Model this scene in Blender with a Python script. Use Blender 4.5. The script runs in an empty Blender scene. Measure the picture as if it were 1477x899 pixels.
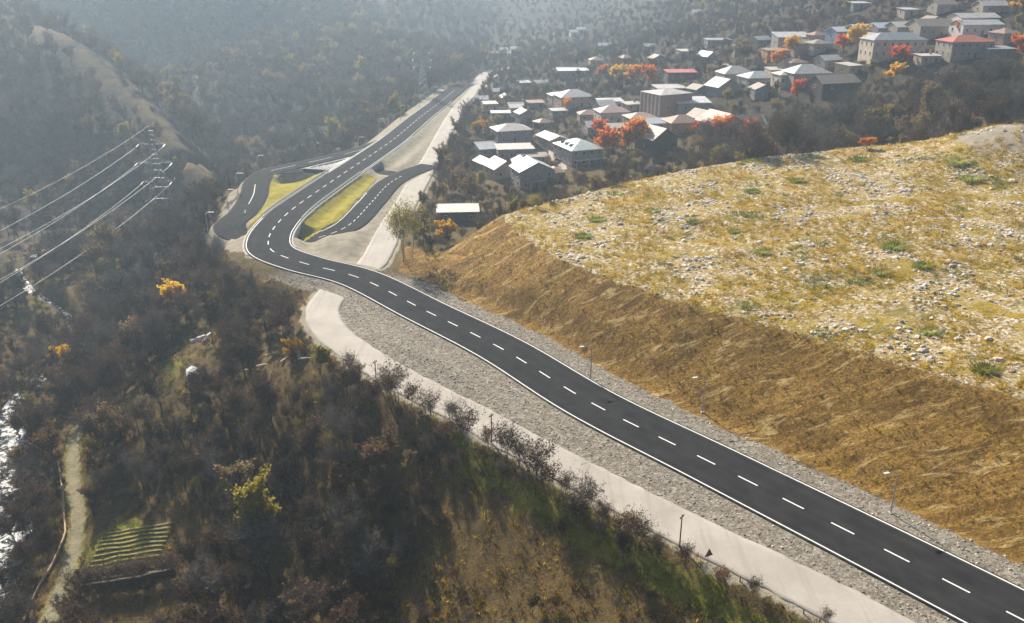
import bpy, math, random
import numpy as np
from mathutils import Vector, Matrix

# ------------------------------------------------------------------ camera, sky, sun, exposure
SC = bpy.context.scene
COL = SC.collection
PITCH = math.radians(21.7)
CAM_Z = 75.0
cam_d = bpy.data.cameras.new('camera')
cam = bpy.data.objects.new('camera', cam_d); COL.objects.link(cam)
cam.location = (0, 0, CAM_Z)
cam.rotation_euler = (math.radians(90) - PITCH, 0, 0)
cam_d.sensor_width = 36.0
cam_d.lens = 36.0 * 1279.0 / 1477.0
cam_d.clip_end = 9000; cam_d.clip_start = 1
SC.camera = cam

SUN_AZ = math.radians(-27)      # left of straight ahead (+Y)
SUN_EL = math.radians(34)
world = bpy.data.worlds.new('World'); SC.world = world; world.use_nodes = True
wn = world.node_tree
sky = wn.nodes.new('ShaderNodeTexSky'); sky.sky_type = 'NISHITA'; sky.sun_disc = False
sky.sun_elevation = SUN_EL; sky.sun_rotation = SUN_AZ
sky.air_density = 1.0; sky.dust_density = 2.0; sky.altitude = 900
wn.links.new(sky.outputs[0], wn.nodes['Background'].inputs[0])
wn.nodes['Background'].inputs[1].default_value = 0.05
sun_d = bpy.data.lights.new('sun', 'SUN'); sun_d.energy = 5.0; sun_d.angle = math.radians(0.55)
sun_d.color = (1.0, 0.9, 0.76)
sun = bpy.data.objects.new('sun', sun_d); COL.objects.link(sun)
sdir = Vector((math.sin(SUN_AZ)*math.cos(SUN_EL), math.cos(SUN_AZ)*math.cos(SUN_EL), math.sin(SUN_EL)))
sun.rotation_euler = (-sdir).to_track_quat('-Z', 'Y').to_euler()
SC.view_settings.view_transform = 'Standard'; SC.view_settings.look = 'None'
SC.view_settings.exposure = 1.1; SC.view_settings.gamma = 1.0
SC.view_settings.use_curve_mapping = False
SC.cycles.use_denoising = True
SC.cycles.max_bounces = 5; SC.cycles.diffuse_bounces = 2; SC.cycles.glossy_bounces = 2
SC.cycles.transmission_bounces = 3; SC.cycles.volume_bounces = 1; SC.cycles.transparent_max_bounces = 4

HAZE_DENSITY = 0.00032

rng = random.Random(7)
nrng = np.random.default_rng(11)

# ------------------------------------------------------------------ survey helpers (site plan measured with a level at CAM_Z)
FPX, PW, PH = 1279.0, 1477.0, 899.0
def ray(px, py):
    dx = (px - PW/2)/FPX; dy = -(py - PH/2)/FPX
    return np.array([dx, math.cos(PITCH) + dy*math.sin(PITCH), -math.sin(PITCH) + dy*math.cos(PITCH)])
def P(px, py, z=0.0):
    d = ray(px, py); t = (z - CAM_Z)/d[2]
    return (d[0]*t, d[1]*t, z)
def PD(px, py, y):
    d = ray(px, py); t = y/d[1]
    return (d[0]*t, y, CAM_Z + d[2]*t)

# ------------------------------------------------------------------ noise
def _hash(ix, iy, seed):
    h = (ix.astype(np.int64)*374761393 + iy.astype(np.int64)*668265263 + seed*144269) & 0x7fffffff
    h = ((h ^ (h >> 13))*1274126177) & 0x7fffffff
    return ((h ^ (h >> 16)) & 0xffff)/65535.0
def vnoise(x, y, seed=0):
    ix = np.floor(x); iy = np.floor(y); fx = x-ix; fy = y-iy
    fx = fx*fx*(3-2*fx); fy = fy*fy*(3-2*fy)
    a = _hash(ix, iy, seed); b = _hash(ix+1, iy, seed); c = _hash(ix, iy+1, seed); d = _hash(ix+1, iy+1, seed)
    return (a*(1-fx)+b*fx)*(1-fy)+(c*(1-fx)+d*fx)*fy
def fbm(x, y, seed=0, octv=4):
    s = 0; a = 0.5
    for o in range(octv):
        s = s + a*(vnoise(x, y, seed+o*17)-0.5); x = x*2.03+3.1; y = y*2.03+1.7; a *= 0.5
    return s
def sstep(a, b, x):
    t = np.clip((x-a)/(b-a), 0, 1); return t*t*(3-2*t)

# ------------------------------------------------------------------ polylines
def smooth(pts, step=2.0):
    pts = [np.array(p, float) for p in pts]
    pts = [2*pts[0]-pts[1]] + pts + [2*pts[-1]-pts[-2]]
    out = []
    for i in range(1, len(pts)-2):
        p0, p1, p2, p3 = pts[i-1:i+3]
        n = max(2, int(np.linalg.norm(p2-p1)/step))
        for k in range(n):
            t = k/n
            out.append(0.5*((2*p1)+(-p0+p2)*t+(2*p0-5*p1+4*p2-p3)*t*t+(-p0+3*p1-3*p2+p3)*t**3))
    out.append(pts[-2]); return np.array(out)
def pl_dist(x, y, pl):
    """distance to a polyline, height of the closest point, signed side (+ right of travel)"""
    best = np.full(x.shape, 1e9); zz = np.zeros(x.shape); side = np.zeros(x.shape)
    for a, b in zip(pl[:-1], pl[1:]):
        d = b-a; L = d[0]**2+d[1]**2+1e-9
        t = np.clip(((x-a[0])*d[0]+(y-a[1])*d[1])/L, 0, 1)
        ex = x-(a[0]+t*d[0]); ey = y-(a[1]+t*d[1]); dd = ex*ex+ey*ey
        m = dd < best
        best = np.where(m, dd, best); zz = np.where(m, a[2]+t*d[2], zz)
        side = np.where(m, np.sign(d[1]*ex-d[0]*ey), side)
    return np.sqrt(best), zz, side
def in_poly(x, y, poly):
    r = np.zeros(x.shape, bool); n = len(poly)
    for i in range(n):
        x0, y0 = poly[i][:2]; x1, y1 = poly[(i+1) % n][:2]
        c = ((y0 > y) != (y1 > y)) & (x < (x1-x0)*(y-y0)/((y1-y0) if abs(y1-y0) > 1e-9 else 1e-9)+x0)
        r ^= c
    return r
def poly_sd(x, y, poly):
    pl = [np.array([p[0], p[1], 0.0]) for p in poly]; pl.append(pl[0])
    d, _, _ = pl_dist(x, y, pl)
    return np.where(in_poly(x, y, poly), -d, d)

# ------------------------------------------------------------------ road plan
UP = 1.6     # the main road is carried over the ramps on a low embankment
def up(x, y, z):
    k = (CAM_Z-z)/CAM_Z; return (x*k, y*k, z)
MAIN_HW = 6.3
MAIN = smooth([(112, 24, 0), (86, 57, 0), (59.2, 90.5, 0), (33.2, 121.5, 0), (14.5, 143.5, 0), (-2.0, 167.5, 0), (-20, 189, .1), (-38, 209.5, .6),
               up(-55, 223, 1.5), up(-66, 233.5, UP), up(-70.3, 246, UP), up(-71.5, 262, UP), up(-70.5, 280, UP), up(-67, 305, UP), up(-63, 331, UP),
               up(-57.5, 365, UP), up(-52.5, 400, 1.6), (-46.5, 450, .7), (-40.3, 505, .3), (-36.2, 545, .1), (-33.6, 568, 0), (-31, 584, 0)])
PALE_HW = 3.9
PALE = smooth([(92, 20, -.2), (62, 62, -.2)] + [P(x, y, -.2) for x, y in [(1262, 899), (968, 752), (757, 642), (685, 602), (590, 553), (523, 513), (478, 478), (466, 445), (490, 412), (510, 396), (538, 378), (566, 325), (596, 275), (625, 225), (648, 180), (669, 147), (693, 116)]] + [(-17, 640, .3), (-6, 668, 1)])
LOOPL = smooth([P(*q) for q in [(575, 196, 1.2), (528, 214, 1.0), (470, 229, .4), (420, 240, 0), (388, 248, 0), (371, 262, 0), (366, 282, 0), (352, 305, 0), (331, 324, -.3), (343, 339, -1.4), (382, 346, -2.2), (425, 349, -2.2), (462, 342, -1.0), (503, 325, 0), (534, 294, 0), (560, 266, 0), (588, 250, 0), (622, 238, -.1)]])
LINK = smooth([P(*q) for q in [(392, 248, 0), (440, 246.5, -.3), (480, 246, -1.8), (520, 246, -2.2), (550, 248, -1.0), (580, 252, 0)]])
LOOP_HW = 4.8
LINK_HW = 3.2
PATH = smooth([P(*q) for q in [(60, 920, -31), (85, 860, -31), (105, 800, -30.5), (112, 740, -30), (105, 690, -30), (108, 640, -29.5), (118, 600, -29)]])
RIVER = smooth([P(*q) for q in [(-60, 930, -33.8), (-25, 850, -33.6), (5, 770, -33.5), (16, 700, -33.4), (8, 640, -33.3), (30, 580, -33.2), (78, 520, -33.1), (100, 485, -33), (96, 455, -32.8), (40, 415, -32.7)]] + [(-185, 320, -32), (-172, 360, -31), (-135, 400, -29), (-110, 450, -25), (-100, 530, -19), (-85, 620, -12), (-60, 740, -6)])

# ------------------------------------------------------------------ terrain: control heights
CP = [(x, y, 0) for x, y in [(112, 24), (86, 57), (53, 86), (28, 116), (0, 150), (-30, 178), (-45, 205), (-66, 234), (-74, 260), (-70, 300), (-60, 350), (-55, 400), (-45, 470), (-37, 556), (-22, 607), (72, 100), (33, 140), (0, 185), (-30, 222), (-40, 260), (-35, 330), (-30, 420), (-28, 520), (-92, 258), (-88, 285)]]
CP += [(45, 82, -.4), (22, 104, -.4), (2, 127, -.4), (-18, 144, -.5), (-38, 163, -.7), (80, 40, -.4)]
CP += [P(*q) for q in [(1000, 866, -3.5), (900, 806, -3.5), (820, 748, -3), (720, 695, -3), (650, 640, -3), (1120, 920, -3.5),
      (800, 860, -8), (700, 790, -9), (610, 800, -14), (560, 890, -19), (700, 899, -14), (850, 920, -9), (520, 660, -9), (430, 580, -7), (350, 610, -12), (450, 800, -21), (300, 700, -21), (250, 620, -19), (400, 899, -27), (290, 899, -29),
      (190, 790, -26.5), (240, 780, -26), (130, 800, -27.5), (90, 860, -31), (70, 780, -31.5), (20, 700, -34), (10, 620, -34), (100, 500, -33), (40, 560, -34), (0, 800, -34), (-30, 899, -34),
      (470, 530, -3), (350, 550, -9), (235, 545, -14), (200, 570, -18), (400, 450, -6), (420, 410, -3), (330, 400, -10), (200, 470, -22), (100, 430, -29), (250, 400, -20), (0, 430, -32), (150, 370, -30), (60, 400, -32),
      (285, 335, -9), (318, 275, -4), (300, 300, -7), (300, 345, -6), (310, 365, -7), (200, 359, -20)]]
CP += [(-130, 372, -27), (-170, 390, -27), (-220, 420, -25), (-270, 440, -22)]
CP += [(-420, 600, 60), (-600, 720, 140), (-150, 350, -30), (-200, 340, -30), (-250, 370, -24), (-320, 420, 0), (-420, 480, 50), (-140, 425, -27), (-205, 530, -20), (-300, 650, 5), (-420, 780, 60),
       (-95, 400, -22), (-112, 335, -24), (-92, 480, -17), (-75, 600, -9), (-40, 760, -2), (0, 1000, 8), (60, 1400, 20), (90, 2000, 40), (150, 3000, 90),
       (-125, 560, -8), (-125, 660, 5), (-105, 800, 8), (-200, 640, 25), (-310, 830, 110), (-190, 1000, 70), (-130, 1300, 70), (-120, 1700, 90), (-320, 1300, 200), (-620, 950, 240), (-620, 1500, 280), (-1200, 900, 300), (-1200, 1700, 320), (-300, 2200, 220), (-1500, 3500, 320), (0, 2600, 170), (-100, 3500, 250)]
CP += [(-8, 300, 0), (2, 350, 0), (10, 420, 1), (20, 520, 2), (30, 700, 5), (25, 341, 0), (72, 401, 11), (170, 394, 35), (110, 345, 9), (60, 300, 1), (140, 320, 14), (200, 340, 28), (190, 480, 53), (250, 440, 58), (120, 500, 28), (330, 460, 85), (420, 620, 150), (250, 700, 92), (200, 900, 55), (156, 900, 40), (66, 900, 13), (310, 1200, 100), (150, 1400, 45), (520, 1500, 200), (420, 320, 95), (330, 230, 60), (380, 120, 70), (220, 20, 20), (260, -90, 30), (900, 700, 260), (1000, 1600, 300), (900, 100, 220), (400, 2400, 200), (1500, 3000, 320), (120, 700, 22)]
CP += [(0, 40, -24), (-50, 60, -31), (60, 30, -5), (-100, 20, -33), (-140, 110, -34), (-190, 170, -28), (-240, 210, -8), (-230, 110, -5), (-320, 250, 25), (-400, 100, 70), (-100, -120, -30), (-800, 200, 230), (0, -150, -15)]
CP = np.array(CP, float)
# merge points that nearly coincide
keep = []
for i, c in enumerate(CP):
    if all((c[0]-CP[j][0])**2+(c[1]-CP[j][1])**2 > 9 for j in keep): keep.append(i)
CP = CP[keep]
def rbf_fit(C, c):
    D = np.sqrt((C[:, None, 0]-C[None, :, 0])**2+(C[:, None, 1]-C[None, :, 1])**2+c*c)
    n = len(C); A = np.zeros((n+3, n+3)); A[:n, :n] = -D + np.eye(n)*1.5
    Q = np.c_[np.ones(n), C[:, :2]/500]; A[:n, n:] = Q; A[n:, :n] = Q.T
    return np.linalg.solve(A, np.r_[C[:, 2], np.zeros(3)])
RW = rbf_fit(CP, 9.0)
def rbf(x, y, C, w, c):
    n = len(C); z = w[n]+w[n+1]*x/500+w[n+2]*y/500
    for i in range(n): z = z - w[i]*np.sqrt((x-C[i, 0])**2+(y-C[i, 1])**2+c*c)
    return z
# the mound right of the road: flat top outline (rim) and heights
RIM = [P(720, 310, 12), P(752, 336, 12), P(800, 370, 12), P(900, 408, 12), P(1000, 440, 12), P(1150, 478, 12), P(1300, 524, 12), P(1477, 575, 12), (125, 75, 12), (175, 20, 13), (290, 60, 22), (300, 200, 28), (240, 268, 27), P(1477, 203, 24), P(1400, 206, 24), P(1240, 211, 22), P(1100, 226, 20), P(1000, 242, 18), P(900, 263, 15.5), P(800, 289, 13.2)]
MC = np.array(RIM+[P(1250, 400, 14.5), P(1000, 340, 14.5), P(1420, 420, 15), P(1200, 300, 18), P(1400, 300, 19)]); MW = rbf_fit(MC, 20.0)

def base_z(x, y):
    z = rbf(x, y, CP, RW, 9.0)
    return z
def mound_h(x, y):
    sd = poly_sd(x, y, RIM)
    top = rbf(x, y, MC, MW, 20.0)
    o = np.clip(sd+1.0, 0, None)
    ero = fbm(x*.10, y*.10, 5, 3)*1.6
    h = top - 0.70*np.sqrt(o*o+0.3)*(1+0.12*ero) + 0.38 + np.where(sd < 0, fbm(x*.09, y*.09, 3, 4)*1.5*np.clip(-sd/8, 0, 1), ero*np.clip(o/6, 0, 1)*.5)
    return h, sd
XS = np.concatenate([-np.geomspace(2600, 182, 62), np.arange(-180, 205, 1.25), np.geomspace(206, 2600, 62)])
YS = np.concatenate([-np.geomspace(300, 20, 10), np.arange(-10, 66, 4.0), np.arange(66, 345, 1.25), 345*np.geomspace(1.004, 13, 235)])
GX, GY = np.meshgrid(XS, YS)
gx, gy = GX.ravel(), GY.ravel()
Z0 = base_z(gx, gy)
dm, zm, _ = pl_dist(gx, gy, MAIN[::2]); dp, zp, sp = pl_dist(gx, gy, PALE[::2]); dl, zl, _ = pl_dist(gx, gy, LOOPL[::2]); dk, zk, _ = pl_dist(gx, gy, LINK[::2])
dr, zr, _ = pl_dist(gx, gy, RIVER[::2]); dpath, zpath, _ = pl_dist(gx, gy, PATH[::2])
droad = np.minimum(np.minimum(dm, dp), np.minimum(dl, dk))
far = sstep(380, 900, np.hypot(gx, gy))
flat = sstep(7, 26, droad)
relief = fbm(gx*.045, gy*.045, 1, 5)*5.0*flat*(1-.2*far) + fbm(gx*.012, gy*.012, 9, 5)*26*far*sstep(15, 90, np.abs(gx+20))
# mountain spurs running down to the valley: crest lines with steep sides
SPUR = smooth([PD(338, 292, 362), PD(280, 240, 385), PD(240, 195, 402), PD(180, 124, 450), PD(90, 52, 500), PD(0, 10, 560), (-430, 660, 105), (-620, 780, 190)], 8)
SPUR2 = smooth([PD(500, 172, 600), PD(430, 125, 650), PD(330, 62, 720), PD(200, -15, 790), (-420, 900, 190), (-600, 980, 240)], 12)
SPUR3 = smooth([PD(640, 105, 800), PD(570, 75, 860), PD(470, 22, 950), PD(350, -40, 1040), (-450, 1150, 240)], 14)
SPUR4 = smooth([PD(770, 62, 1300), PD(690, 30, 1400), PD(600, -20, 1500), (-400, 1650, 230)], 20)
def spur(x, y, pl, sl, seed, rough):
    d, zc, sd = pl_dist(x, y, pl[::2]); w_ = fbm(x*.02, y*.02, seed, 5); d = np.sqrt(d*d+16)-4
    return zc-sl*d*(1+.5*w_)+fbm(x*.05, y*.05, seed+3, 4)*rough*np.clip(d/30, .15, 1)
# gullies and spurs on the mountain sides
rid = 1-np.abs(2*vnoise(gx*.0055+gy*.0016, gy*.0042-gx*.0012, 31)-1)
bh = np.array(P(1476, 222, 24))-np.array([10, -16, 0])
relief = relief + (rid-.5)*46*sstep(70, 190, -gx-30)*sstep(470, 640, gy) + (1-np.abs(2*vnoise(gx*.012, gy*.009, 41)-1)-.5)*14*sstep(120, 260, gx)*sstep(430, 560, gy)
Z1 = Z0 + relief
for pl_, sl_, sd_, ro_ in ((SPUR, .80, 201, 7), (SPUR2, .62, 211, 16), (SPUR3, .6, 221, 18), (SPUR4, .55, 231, 20)): Z1 = np.maximum(Z1, spur(gx, gy, pl_, sl_, sd_, ro_))
MH, MSD = mound_h(gx, gy)
# the cut face runs down to the gravel verge of the road
_, _, side_m = pl_dist(gx, gy, MAIN[::2])
dg = np.clip(dm-(MAIN_HW+5.2), 0, None); tt = dg/(dg+np.clip(MSD, 0, None)+1e-6)
face = (MSD > 0) & (side_m > 0) & (dm < 60) & (gy < 226-.9*(gx+24)*(gx < -10)) & (gx > -30)
MH = np.where(face, np.maximum(MH, rbf(gx, gy, MC, MW, 20.0)*tt**1.08+fbm(gx*.12, gy*.12, 5, 4)*1.3*np.clip(dg/5, 0, 1)*np.clip(MSD/3, 0, 1)), MH)
MH = MH+8.5*np.exp(-((gx-bh[0]-10)**2+(gy-bh[1]+16)**2)/(2*14.0**2))
Zm = np.maximum(Z1, MH)
k = 1.2
Zm = np.where(np.abs(Z1-MH) < k, np.maximum(Z1, MH)+(k-np.abs(Z1-MH))**2/(4*k), Zm)
def carve(Z):
    # level bench between the two roads, then the roads themselves
    w = 1-sstep(MAIN_HW+5.0, MAIN_HW+11, dm); Z = Z*(1-w)+(np.minimum(zm, .0)-.28)*w
    w = 1-sstep(PALE_HW+.6, PALE_HW+5, dp); Z = Z*(1-w)+(zp-.16)*w
    w = 1-sstep(MAIN_HW+.2, MAIN_HW+4.6, dm); Z = Z*(1-w)+(zm-.2)*w
    w = 1-sstep(LOOP_HW+.5, LOOP_HW+2.2, dl); Z = Z*(1-w)+(zl-.16)*w
    w = 1-sstep(LINK_HW+.5, LINK_HW+2.2, dk); Z = Z*(1-w)+(zk-.2)*w
    rw = 1-.65*sstep(175, 240, gy); w = 1-sstep(3.6*rw, 8*rw, dr); Z = Z*(1-w)+(zr-.9)*w
    w = 1-sstep(1.6, 4, dpath); Z = Z*(1-w)+zpath*w
    return Z
ZF = carve(Zm).reshape(GX.shape); ZB = carve(Z1).reshape(GX.shape)
def grid_z(x, y, G=None):
    G = ZF if G is None else G
    x = np.atleast_1d(np.asarray(x, float)); y = np.atleast_1d(np.asarray(y, float))
    i = np.clip(np.searchsorted(XS, x)-1, 0, len(XS)-2); j = np.clip(np.searchsorted(YS, y)-1, 0, len(YS)-2)
    u = np.clip((x-XS[i])/(XS[i+1]-XS[i]), 0, 1); v = np.clip((y-YS[j])/(YS[j+1]-YS[j]), 0, 1)
    return (G[j, i]*(1-u)+G[j, i+1]*u)*(1-v)+(G[j+1, i]*(1-u)+G[j+1, i+1]*u)*v
def gz(x, y): return float(grid_z(x, y)[0])
def ground(px, py, G=None):
    d = ray(px, py); t = np.geomspace(60, 3000, 3000)
    h = CAM_Z+d[2]*t-grid_z(d[0]*t, d[1]*t, G)
    k = int(np.argmax(h < 0)) if (h < 0).any() else len(t)-1
    return (d[0]*t[k], d[1]*t[k], float(grid_z(d[0]*t[k], d[1]*t[k], G)[0]))
def village(px, py): return ground(px, py, ZB)

# ------------------------------------------------------------------ material helpers
class NT:
    def __init__(s, name):
        s.m = bpy.data.materials.new(name); s.m.use_nodes = True; s.t = s.m.node_tree
        s.b = s.t.nodes['Principled BSDF']; s.out = s.t.nodes['Material Output']
        s.b.inputs['Specular IOR Level'].default_value = 0.25
    def n(s, typ, **kw):
        nd = s.t.nodes.new(typ)
        for k_, v in kw.items(): setattr(nd, k_, v)
        return nd
    def l(s, a, b): s.t.links.new(a, b)
    def pos(s):
        return s.n('ShaderNodeNewGeometry').outputs['Position']
    def mapping(s, vec, rot=(0, 0, 0), scale=(1, 1, 1)):
        m = s.n('ShaderNodeMapping'); m.inputs['Rotation'].default_value = rot; m.inputs['Scale'].default_value = scale
        s.l(vec, m.inputs['Vector']); return m.outputs[0]
    def noise(s, vec, scale, detail=4, rough=.55, dist=0.0):
        nd = s.n('ShaderNodeTexNoise'); nd.inputs['Scale'].default_value = scale; nd.inputs['Detail'].default_value = detail
        nd.inputs['Roughness'].default_value = rough; nd.inputs['Distortion'].default_value = dist
        if vec is not None: s.l(vec, nd.inputs['Vector'])
        return nd.outputs['Fac']
    def voro(s, vec, scale, out='Color', feature='F1'):
        nd = s.n('ShaderNodeTexVoronoi'); nd.feature = feature; nd.inputs['Scale'].default_value = scale
        s.l(vec, nd.inputs['Vector']); return nd.outputs[out]
    def ramp(s, fac, stops):
        nd = s.n('ShaderNodeValToRGB'); e = nd.color_ramp.elements
        while len(e) < len(stops): e.new(.5)
        for el, (p, c) in zip(e, stops):
            el.position = p; el.color = (c, c, c, 1) if isinstance(c, (int, float)) else (*c, 1)
        s.l(fac, nd.inputs[0]); return nd.outputs[0]
    def mix(s, fac, a, b, mode='MIX'):
        nd = s.n('ShaderNodeMix', data_type='RGBA', blend_type=mode)
        for sock, v in ((nd.inputs[0], fac), (nd.inputs[6], a), (nd.inputs[7], b)):
            if hasattr(v, 'is_linked'): s.l(v, sock)
            elif isinstance(v, tuple): sock.default_value = (*v, 1)
            else: sock.default_value = v
        return nd.outputs[2]
    def math(s, op, a, b=0.0):
        nd = s.n('ShaderNodeMath', operation=op)
        for sock, v in ((nd.inputs[0], a), (nd.inputs[1], b)):
            if hasattr(v, 'is_linked'): s.l(v, sock)
            else: sock.default_value = v
        return nd.outputs[0]
    def bump(s, h, strength=.5, dist=.2, base=None):
        nd = s.n('ShaderNodeBump'); nd.inputs['Strength'].default_value = strength; nd.inputs['Distance'].default_value = dist
        s.l(h, nd.inputs['Height'])
        if base is not None: s.l(base, nd.inputs['Normal'])
        return nd.outputs[0]
    def fin(s, col=None, rough=.9, nrm=None, metal=0.0, spec=None):
        if col is not None:
            if hasattr(col, 'is_linked'): s.l(col, s.b.inputs['Base Color'])
            else: s.b.inputs['Base Color'].default_value = (*col, 1)
        if hasattr(rough, 'is_linked'): s.l(rough, s.b.inputs['Roughness'])
        else: s.b.inputs['Roughness'].default_value = rough
        s.b.inputs['Metallic'].default_value = metal
        if spec is not None: s.b.inputs['Specular IOR Level'].default_value = spec
        if nrm is not None: s.l(nrm, s.b.inputs['Normal'])
        return s.m
M = {}
def simple(name, col, rough=.8, var=.25, scale=2.0, metal=0.0, bump=0.0, spec=None):
    t = NT(name); v = t.noise(t.pos(), scale, 5, .6)
    c = t.mix(t.ramp(v, [(.3, 0.0), (.7, 1.0)]), tuple(x*(1-var) for x in col), tuple(min(1, x*(1+var)) for x in col))
    M[name] = t.fin(c, rough, t.bump(v, bump, .1) if bump else None, metal, spec); return M[name]
def foliage(name, cols, transl=.35, rough=.8):
    """leaf and twig colours vary from tree to tree and across one crown"""
    t = NT(name); oi = t.n('ShaderNodeObjectInfo').outputs['Random']
    v = t.noise(t.pos(), .45, 3, .6); f = t.math('ADD', t.math('MULTIPLY', oi, .55), t.math('MULTIPLY', v, .6))
    st = [(.25+.55*i/max(1, len(cols)-1), c) for i, c in enumerate(cols)]
    c = t.ramp(f, st)
    t.b.inputs['Roughness'].default_value = rough; t.l(c, t.b.inputs['Base Color']); t.b.inputs['Specular IOR Level'].default_value = .15
    tr = t.n('ShaderNodeBsdfTranslucent'); t.l(c, tr.inputs[0])
    mx = t.n('ShaderNodeMixShader'); mx.inputs[0].default_value = transl
    t.l(t.b.outputs[0], mx.inputs[1]); t.l(tr.outputs[0], mx.inputs[2]); t.l(mx.outputs[0], t.out.inputs[0])
    M[name] = t.m

# ---- terrain material
t = NT('terrain_ground'); pos = t.pos()
za = t.n('ShaderNodeAttribute', attribute_name='zone_a'); zb = t.n('ShaderNodeAttribute', attribute_name='zone_b')
sa = t.n('ShaderNodeSeparateColor'); t.l(za.outputs['Color'], sa.inputs[0]); sb = t.n('ShaderNodeSeparateColor'); t.l(zb.outputs['Color'], sb.inputs[0])
n_big = t.noise(pos, .05, 4, .6); n_mid = t.noise(pos, .35, 5, .65); n_fine = t.noise(pos, 2.2, 5, .7); n_vfine = t.noise(pos, 7, 3, .7)
litter = t.mix(t.ramp(n_mid, [(.35, 0.0), (.65, 1.0)]), (.055, .035, .016), (.15, .095, .038))
litter = t.mix(t.ramp(n_fine, [(.4, 0.0), (.7, .7)]), litter, (.19, .145, .055))
litter = t.mix(t.ramp(n_big, [(.5, 0.0), (.66, .45)]), litter, (.11, .105, .028))
mount = t.mix(t.ramp(n_mid, [(.4, 0.0), (.6, 1.0)]), (.035, .027, .02), (.085, .062, .042))
mount = t.mix(t.ramp(t.noise(pos, .02, 5, .6), [(.55, 0.0), (.68, .6)]), mount, (.15, .11, .065))
cells3 = t.voro(t.mapping(pos, scale=(1, 1, 2.0)), 2.0, 'Color'); csep3 = t.n('ShaderNodeSeparateColor'); t.l(cells3, csep3.inputs[0]); cells = t.voro(pos, 1.5, 'Color'); csep = t.n('ShaderNodeSeparateColor'); t.l(cells, csep.inputs[0]); cells2 = t.voro(pos, 3.7, 'Color'); csep2 = t.n('ShaderNodeSeparateColor'); t.l(cells2, csep2.inputs[0])
grav = t.mix(.5, t.ramp(csep.outputs[0], [(0, (.14, .12, .093)), (.6, (.26, .23, .182)), (1, (.45, .41, .345))]), t.ramp(csep2.outputs[1], [(0, (.11, .095, .072)), (.7, (.26, .228, .18)), (1, (.54, .49, .41))]))
grav = t.mix(t.ramp(n_mid, [(.42, 0.0), (.68, .5)]), grav, (.23, .19, .14))
dirt = t.mix(t.ramp(n_mid, [(.35, 0.0), (.65, 1.0)]), (.27, .235, .175), (.40, .35, .27))
dirt = t.mix(t.ramp(n_fine, [(.45, 0.0), (.75, .5)]), dirt, (.23, .20, .13))
# mound top: straw, ochre moss, bleached pebbly soil, some green
straw = t.mix(t.ramp(n_fine, [(.32, 0.0), (.66, 1.0)]), (.33, .21, .04), (.68, .52, .25))
ochre = t.mix(t.ramp(n_fine, [(.35, 0.0), (.65, 1.0)]), (.205, .135, .003), (.53, .36, .006))
n_p = t.noise(t.mapping(pos, scale=(1, 1.5, 1)), .10, 5, .7, .6)
top_c = t.mix(t.ramp(n_p, [(.50, 0.0), (.60, 1.0)]), ochre, straw)
peb = t.ramp(csep3.outputs[0], [(0, (.07, .045, .025)), (.28, (.30, .22, .13)), (.62, (.60, .50, .37)), (1, (.85, .79, .70))])
n_q = t.noise(pos, .22, 5, .75, .8)
top_c = t.mix(t.math('MULTIPLY', t.ramp(n_q, [(.44, .12), (.53, 1.0)]), t.ramp(csep3.outputs[1], [(.2, .25), (.5, 1.0)])), top_c, peb)
top_c = t.mix(t.ramp(t.noise(pos, .16, 4, .7, .5), [(.56, 0.0), (.65, .75)]), top_c, (.15, .145, .02))
top_c = t.mix(t.ramp(n_vfine, [(.50, 0.0), (.66, .85)]), top_c, (.075, .045, .012))  # fine dark flecks painted in as tiny shadows in the turf and stones
# cut slope: ochre-brown, streaked down the fall line
stk = t.noise(t.mapping(pos, rot=(0, 0, math.radians(-37)), scale=(.10, .75, .3)), 1.0, 6, .65, .7)
slope_c = t.mix(t.ramp(stk, [(.33, 0.0), (.52, .5), (.68, 1.0)]), (.13, .062, .012), (.46, .27, .07))
slope_c = t.mix(t.ramp(n_mid, [(.48, 0.0), (.66, .7)]), slope_c, (.31, .185, .022))
slope_c = t.mix(t.ramp(n_fine, [(.44, 0.0), (.62, .85)]), slope_c, (.085, .045, .010))
slope_c = t.mix(t.ramp(t.noise(pos, 1.3, 5, .75, .4), [(.52, 0.0), (.68, .7)]), slope_c, (.46, .29, .06))
slope_c = t.mix(t.ramp(t.noise(pos, .13, 5, .7, 1.0), [(.5, 0.0), (.64, .75)]), slope_c, (.13, .075, .016))
slope_c = t.mix(t.ramp(t.noise(t.mapping(pos, rot=(0, 0, math.radians(-50)), scale=(.06, .5, .3)), 1.0, 5, .7, .6), [(.55, 0.0), (.66, .8)]), slope_c, (.60, .43, .18))
slope_c = t.mix(t.ramp(t.noise(t.mapping(pos, rot=(0, 0, math.radians(-28)), scale=(.05, .42, .3)), 1.0, 5, .7, .9), [(.56, 0.0), (.64, .75)]), slope_c, (.10, .052, .012))
green = t.mix(t.ramp(n_fine, [(.35, 0.0), (.65, 1.0)]), (.085, .09, .012), (.22, .205, .03))
green = t.mix(t.ramp(n_mid, [(.45, 0.0), (.65, .7)]), green, (.28, .22, .06))
c = litter
edge = t.math('MULTIPLY', t.math('SUBTRACT', n_fine, .5), .5)
def msk(v): return t.ramp(t.math('ADD', v, edge), [(.4, 0.0), (.6, 1.0)])
c = t.mix(msk(sb.outputs[2]), c, mount)
c = t.mix(msk(sb.outputs[0]), c, green)
c = t.mix(msk(sa.outputs[2]), c, slope_c)
c = t.mix(msk(sa.outputs[1]), c, top_c)
c = t.mix(msk(sb.outputs[1]), c, dirt)
c = t.mix(msk(sa.outputs[0]), c, grav)
hgt = t.math('ADD', t.math('MULTIPLY', n_fine, .6), t.math('MULTIPLY', t.math('ADD', csep2.outputs[0], n_mid), .35))
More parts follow.
